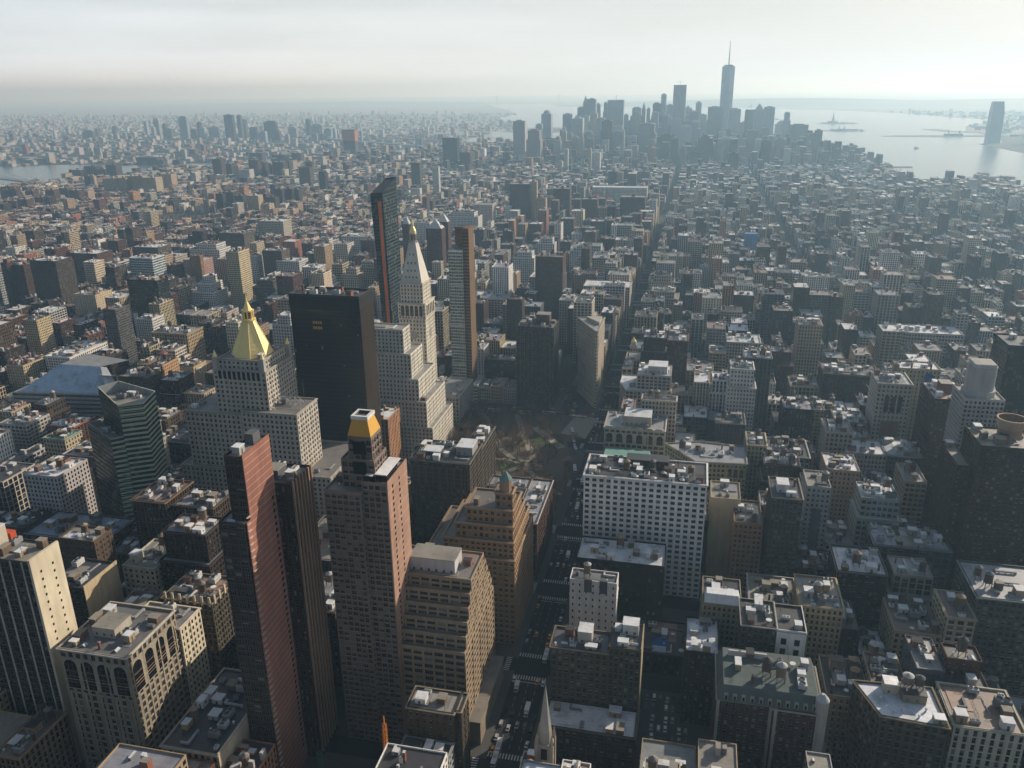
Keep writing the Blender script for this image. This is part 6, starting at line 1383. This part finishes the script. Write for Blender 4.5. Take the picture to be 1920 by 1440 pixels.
CANCH = [('church', -50, 330, 0), ('brown bottom block', -90, 335, 0), ('stepped brown block', -86, 380, 0), ('paired office blocks', -54, 380, 0), ('ziggurat tower', -86, 465, 0), ('narrow white block', -54, 445, 0), ('white terrace block', -56, 525, 0), ('courtyard block', -87, 545, 0), ('parking lot corner', -5, 360, 0), ('parking lot back row', 8, 410, 0), ('wedge tower prow', -86, 838, 0), ('dark apartment slab', -150, 836, 0), ('corner office block', -57, 790, 0), ('clock tower foot', -215, 800, 0), ('mansard hotel', 40, 346, 0), ('gold-domed block', -60, 930, 0)]
def car(x, y, rz, c, van=False, grp='cars on the avenue', place='driving on the street'):
    nm = {'taxi': 'yellow taxi'}.get(c, f"{c} {'van' if van else 'car'}")
    root = thing('taxi' if c == 'taxi' else 'car', '', 'taxi' if c == 'taxi' else 'car', (x, y, .03), grp); root.rotation_euler.z = rz
    put(BODY[c, van], 'body', root); put(GLS[van], 'cabin_glass', root)
    for sx in (-.84, .84):
        for sy in (-1.45, 1.4): put(WHEEL, 'wheel', root, (sx, sy, .33))
    if c == 'taxi': put(SIGN, 'roof_sign', root)
    auto_label(root, f'{nm} {place}', x, y, 1, CANCH)
_lab.clear()
CARC = ['white', 'black', 'silver', 'grey', 'red', 'blue']
def pick(): return R.choices(CARC, (3, 3, 3, 3, .6, .8))[0]
used = []
def okp(x, y, r): 
    if any(abs(x - a) < 2.4 and abs(y - b) < r for a, b in used): return False
    used.append((x, y)); return True
BUSES = [(-77.2, 352, 18, 'b'), (-73.5, 322, 18, 'b'), (-68, 385, 9, 't'), (-77.5, 402, 7, 't'), (-66, 432, 11, 'b'), (-70, 545, 9, 't'), (-74, 620, 12, 'b'), (-76, 668, 12, 'b')]
for x, y, L, k in BUSES: used.append((x, y))
for y in range(345, 960, 9):
    for lx in (-80.2, -75.6, -71.4, -67.2, -63.4):
        edge = lx in (-80.2, -63.4)
        if R.random() > (.62 if edge else .42): continue
        yy = y + R.uniform(-2, 2)
        if abs(((yy - 20) / 80.5) % 1 - 0) * 80.5 < 9 or abs(((yy - 20) / 80.5) % 1 - 1) * 80.5 < 9: continue
        if any(abs(lx - b[0]) < 2.6 and abs(yy - b[1]) < b[2] / 2 + 4 for b in BUSES): continue
        if not okp(lx, yy, 7): continue
        c = 'taxi' if R.random() < (.15 if edge else .5) else pick()
        car(lx, yy, math.pi + R.gauss(0, .02), c, R.random() < .3 and c != 'taxi', 'cars along the avenue', 'parked at the kerb' if edge else 'on the avenue')
for i in range(7):
    for j, y in enumerate((357, 364, 371, 380, 387, 394, 403, 410)):
        if R.random() < .12: continue
        car(-4.5 + 3.6 * i + R.gauss(0, .15), y + R.gauss(0, .2), (0 if j % 2 else math.pi) + R.gauss(0, .04), R.choices(CARC, (4, 2, 4, 2, .3, .3))[0], R.random() < .35, 'cars in the parking lot', 'in the parking lot')
for k in range(34):
    x, y = R.uniform(-200, -90), R.choice((817.5, 821.2, 828.8, 832.5)); 
    if okp(x, y, 2): car(x, y, math.pi / 2 * (1 if y > 825 else -1), R.choice(CARC + ['taxi', 'taxi']), R.random() < .3, 'cars by the square', 'on the cross street')
for k in range(26):
    y = R.uniform(842, 900); x = bway(y) - 8 + R.choice((-4, 0, 4)); 
    if okp(x, y, 6): car(x, y, math.pi - .28, R.choice(CARC + ['taxi']), R.random() < .3, 'cars by the square', 'beside the wedge')
finish_labels(); _lab.clear()
def bus(x, y, L, rz, lab, truck=False):
    root = thing('box_truck' if truck else 'city_bus', lab, 'truck' if truck else 'bus', (x, y, .03)); root.rotation_euler.z = rz
    w = 1.3; P_ = [PAINTS['bus']] * 7; m = MB()
    if truck:
        m.box(-w, -L / 2, .7, w, L / 2 - 2.2, 3.5, (1, 1, 1), bottom=True); m.build('cargo_box', root, mats=P_)
        m = MB(); m.prism([(-1.1, L / 2 - 2.1), (1.1, L / 2 - 2.1), (1.1, L / 2), (-1.1, L / 2)], .5, 2.4, (1, 1, 1), pts2=[(-1.05, L / 2 - 2.1), (1.05, L / 2 - 2.1), (1.05, L / 2 - .5), (-1.05, L / 2 - .5)]); m.build('cab', root, mats=P_)
        m = MB(); m.poly([(-1.0, L / 2 - .16, 1.5), (-1.0, L / 2 - .42, 2.3), (1.0, L / 2 - .42, 2.3), (1.0, L / 2 - .16, 1.5)], (1, 1, 1)); m.build('windscreen', root, mats=[CG] * 7)
    else:
        m = MB(); m.box(-w, -L / 2, .4, w, L / 2, 1.5, (1, 1, 1)); m.box(-w, -L / 2, 2.55, w, L / 2, 3.0, (1, 1, 1), bottom=True); m.build('body', root, mats=P_)
        m = MB(); m.box(-w + .03, -L / 2 + .03, 1.5, w - .03, L / 2 - .03, 2.55, (1, 1, 1)); m.build('window_band', root, mats=[CG] * 7)
        m = MB(); m.box(-.9, -L * .3, 3.0, .9, -L * .12, 3.35, (1, 1, 1)); m.box(-.9, L * .15, 3.0, .9, L * .3, 3.35, (1, 1, 1)); m.build('roof_unit', root, mats=[PAINTS['silver']] * 7)
        if L > 15: m = MB(); m.box(-w - .04, -.35, .4, w + .04, .35, 3.04, (1, 1, 1)); m.build('bellows', root, mats=[PAINTS['grey']] * 7)
    for sx in (-1.15, 1.15):
        for sy in (-L * .33, L * .33): put(WHEEL, 'wheel', root, (sx, sy, .45), 0, (1.4, 1.4, 1.4))
for (x, y, L, k), lab in zip(BUSES, ('long white articulated bus beside the church spire', 'long white articulated bus nearest the bottom of the avenue', 'white box truck heading down the avenue', 'tan box truck by the stepped brown block', 'white bus beside the narrow white block', 'white box truck beside the courtyard block', 'white bus at the park edge', 'white bus turning beside the terrace block')): bus(x, y, L, math.pi, lab, k == 't')
for x, y, rz, L, lab in ((-190, 815, 1.57, 14, 'white bus at the south park edge by the clock tower'), (-158, 815, 1.57, 14, 'white bus at the kerb across from the dark slab'), (-132, 818, 1.57, 14, 'white bus right of two others on the cross street'), (-99, 812, 1.5, 15, 'white bus crossing in front of the wedge tower'), (-101, 775, .25, 12, 'white bus at the plaza corner'), (-96, 752, .25, 12, 'white bus second in the plaza queue'), (-92, 735, .25, 12, 'white bus last in the plaza queue'), (-86, 690, .2, 13, 'blue-white bus by the scalloped store block'), (-206, 770, 0, 12, 'white bus along the park beside the clock tower'), (-214, 755, 0, 12, 'second white bus along the park beside the clock tower')): bus(x, y, L, rz, lab)
# ------------------------------------------------------------------ lamp posts along the park side, crane, statue, bridges, boats
root = thing('construction_crane', 'orange lattice crane boom rising at the bottom edge', 'crane', (-112, 292, 0)); org = (-112, 292, 0)
OR = (.62, .22, .04); m = MB(); m.box(-113.5, 289, 0, -110, 294, 3, (.5, .2, .05)); m.build('crane_cab', root, org)
def lattice(m, a, b, w0, w1, n, col):
    a, b = Vector(a), Vector(b); X, Yv = Vector((1, 0, 0)), Vector((0, 1, 0)); pr = None
    for i in range(n + 1):
        t = i / n; c = a.lerp(b, t); w = w0 + (w1 - w0) * t; cs = [c + X * (sx * w) + Yv * (sy * w) for sx, sy in ((-1, -1), (1, -1), (1, 1), (-1, 1))]
        for k in range(4): m.tube(cs[k], cs[(k + 1) % 4], .09, col)
        if pr:
            for k in range(4): m.tube(pr[k], cs[k], .16, col); m.tube(pr[k], cs[(k + 1) % 4], .08, col)
        pr = cs
m = MB(); lattice(m, (-112, 292, 3), (-113.5, 297, 62), 1.3, .7, 22, OR); m.tube((-113.5, 297, 62), (-113.8, 297.5, 66), .35, OR); m.build('boom', root, org)
root = thing('site_cabin', 'green site sheeting and cabins in the dark building site', 'site hut', (-145, 310, 0)); org = (-145, 310, 0)
m = MB(); m.box(-160, 300, 0, -150, 306, 5, (.05, .13, .09)); m.box(-140, 318, 0, -130, 325, 4, (.05, .13, .09)); m.box(-148, 309, 0, -143, 316, 3, (.3, .3, .28)); m.build('cabin', root, org)
m = MB(); lattice(m, (-158, 318, 0), (-158, 318, 18), 1, 1, 7, (.08, .22, .15)); m.build('hoist_mast', root, org)
root = thing('statue', 'pale green statue with raised torch on a tall stone pedestal island', 'statue', (1155, 8155, 2)); org = (1155, 8155, 0)
m = MB(); m.cyl(1155, 8155, 2, 20, 45, (.3, .28, .25), k=11); m.prism(rect(1143, 8143, 1167, 8167), 20, 47, (.34, .31, .27), pts2=rect(1147, 8147, 1163, 8163)); m.build('pedestal', root, org)
m = MB(); m.cyl(1155, 8155, 47, 70, 6.5, COPPER, k=10, r2=4.5); m.cyl(1155, 8155, 70, 77, 4.5, COPPER, k=10, r2=2.4); m.cyl(1155, 8155, 77, 82, 2.4, COPPER, k=8, r2=2.0)
for i in range(7): a = math.pi * i / 6; m.tube((1155, 8155, 81), (1155 + 5 * math.cos(a), 8155, 82 + 4 * math.sin(a)), .3, COPPER)
m.tube((1151, 8155, 73), (1147.5, 8155, 89), 1.3, COPPER); m.cyl(1147.5, 8155, 89, 91, 1.8, COPPER, k=8); m.build('figure', root, org); m = MB(); m.cyl(1147.5, 8155, 91, 94, 1.2, (.6, .4, .1), k=8, r2=0); m.build('torch_flame', root, org)
def bridge(lab, a, b, th, dz, w=14, tcol=(.2, .22, .24), t0=.28, t1=.72, nm='suspension_bridge'):
    a, b = Vector((*a, dz)), Vector((*b, dz)); d = (b - a); u = d.normalized(); n = Vector((-u.y, u.x, 0)); mid = (a + b) / 2
    root = thing(nm, lab, 'bridge', (mid.x, mid.y, 0)); org = (mid.x, mid.y, 0)
    m = MB(); p = [a - n * w, b - n * w, b + n * w, a + n * w]; m.prism([(q.x, q.y) for q in p], dz - 4, dz, tcol, bottom=True); m.build('deck', root, org)
    tw = [a + d * t0, a + d * t1]
    for q in tw:
        m = MB()
        for s in (-1, 1): c = q + n * w * s; m.box(c.x - 4, c.y - 4, 0, c.x + 4, c.y + 4, th, tcol)
        for z in (dz + 10, th * .75, th - 8): m.tube(q - n * w + Vector((0, 0, z - dz)), q + n * w + Vector((0, 0, z - dz)), 3, tcol)
        m.build('bridge_tower', root, org)
    m = MB()
    for s in (-1, 1):
        pts = []
        for i in range(41):
            t = i / 40; P = a + d * t + n * w * s
            if t < t0: z = dz + (th - dz) * (t / t0) ** 1.4
            elif t > t1: z = dz + (th - dz) * ((1 - t) / (1 - t1)) ** 1.4
            else: k = (t - t0) / (t1 - t0) * 2 - 1; z = dz + 6 + (th - dz - 6) * k * k
            pts.append(Vector((P.x, P.y, z)))
        for p_, q_ in zip(pts[:-1], pts[1:]): m.tube(p_, q_, .8, tcol)
        for p_ in pts[1:-1:1]: m.tube(p_, (p_.x, p_.y, dz), .3, tcol)
    m.build('suspension_cable', root, org)
bridge('steel suspension bridge at the left picture edge over the near river', (-2250, 2500), (-3700, 3150), 96, 42, 17, (.2, .25, .3))
bridge('long low suspension bridge crossing the river before the far shore towers', (-1150, 4150), (-2300, 5050), 98, 41, 16, (.2, .25, .3))
bridge('stone towered suspension bridge closest to the downtown towers', (-880, 4420), (-1980, 5230), 84, 40, 13, (.28, .24, .2))
bridge('very distant suspension bridge on the horizon closing the bay', (-4500, 16110), (-2030, 16260), 211, 69, 16, (.3, .32, .34), .27, .75)
def boat(x, y, L, rz, lab, c=(.6, .6, .58)):
    root = thing('ferry_boat', lab, 'boat', (x, y, .6)); root.rotation_euler.z = rz; w = L * .14
    m = MB(); h = [(-L / 2, -w), (L / 2 - L * .25, -w), (L / 2, 0), (L / 2 - L * .25, w), (-L / 2, w)]; m.prism(h, 0, 2.6, (.12, .14, .18), pts2=[(p * 1.02, q * 1.1) for p, q in h]); m.build('hull', root)
    m = MB(); m.box(-L * .4, -w * .8, 2.6, L * .2, w * .8, 5.4, c); m.box(-L * .3, -w * .6, 5.4, L * .1, w * .6, 8, c); m.build('cabin', root); m = MB(); m.cyl(-L * .2, 0, 8, 12, w * .25, (.5, .2, .1), k=8); m.build('funnel', root)
boat(800, 4400, 60, .4, 'small ferry alone in mid river below the islands'); boat(600, 7800, 90, .1, 'low barge-like boat far off near the statue island'); boat(760, 9200, 90, 0, 'tiny boat farthest out in the bay'); boat(1130, 4900, 40, .9, 'little boat near the lone riverside tower')
# piers on the near bank
for i, (a, b, w) in enumerate((((640, 4150), (760, 4230), 14), ((700, 3750), (860, 3790), 20), ((800, 3260), (1100, 3420), 16), ((690, 4020), (800, 4060), 10), ((1010, 3080), (1400, 3190), 14))):
    d = (Vector(b) - Vector(a)).normalized(); n = Vector((-d.y, d.x)) * w; m = MB(); m.prism([(a[0] - n.x, a[1] - n.y), (b[0] - n.x, b[1] - n.y), (b[0] + n.x, b[1] + n.y), (a[0] + n.x, a[1] + n.y)], 0, 3.2, (.2, .19, .17)); o = m.build('pier'); tag(o, ('short pier just below the downtown towers', 'broad flat pier at the bend of the near bank', 'pier left of the vent tower', 'narrow pier between two broader ones', 'long thin pier right of the vent tower')[i], 'pier')
B('pale windowless vent tower standing on a pier in the river', [(936, 3150, 966, 3180, 37)], sty((.45, .42, .4), 5, 12, .3, .85, GRAV), n=0, name='vent_tower', cat='building', reserve=False)
m = MB()
for k in range(60):
    x, y = R.uniform(960, 1180), R.uniform(6740, 6900); m.cyl(x, y, 2, R.uniform(8, 15), R.uniform(5, 12), (.1, .1, .07), k=7, r2=R.uniform(1, 4))
for k in range(70):
    a = R.uniform(0, 6.28); x, y = 1200 + 150 * math.cos(a) * R.random() ** .4, 8140 + 95 * math.sin(a) * R.random() ** .4; m.cyl(x, y, 2, R.uniform(7, 12), R.uniform(4, 9), (.1, .1, .07), k=6, r2=2)
o = m.build('island_trees'); o['kind'] = 'stuff'; o['label'] = 'dark tree cover on the harbour islands'
for lab, x, y, w, h in (('long brick hall with turrets on the middle island', 1560, 6080, 110, 16), ('low hospital-like block on the nearer island tip', 1000, 6800, 60, 14)):
    root, org = B(lab, [(x, y, x + w, y + 30, h)], sty((.26, .13, .09), 4, 4, .5, .6, GRAV), n=0, name='island_hall', cat='building', reserve=False)
    for s in (.2, .8): m = MB(); m.cyl(x + w * s, y + 3, 0, h + 16, 4, (.3, .18, .13), k=8); m.cyl(x + w * s, y + 3, h + 16, h + 26, 4.5, COPPER, k=8, r2=.3); m.build('turret', root, org)
# ------------------------------------------------------------------ haze: one closed box of even air around everything, below the sky
hm = bpy.data.materials.new('haze_air'); hm.use_nodes = True; hn = hm.node_tree.nodes; hn.clear()
ho = hn.new('ShaderNodeOutputMaterial'); hv = hn.new('ShaderNodeVolumePrincipled')
hv.inputs['Color'].default_value = (.47, .75, 1.0, 1); hv.inputs['Absorption Color'].default_value = (.64, .64, .64, 1); hv.inputs['Density'].default_value = 1.06e-4; hv.inputs['Anisotropy'].default_value = .38
hm.node_tree.links.new(hv.outputs[0], ho.inputs['Volume'])
mb = MB(); mb.box(-41000, -4000, -1.0, 41000, 43000, 556, (1, 1, 1), bottom=True); hz = mb.build('haze', mats=[hm] * 7); hz['kind'] = 'stuff'
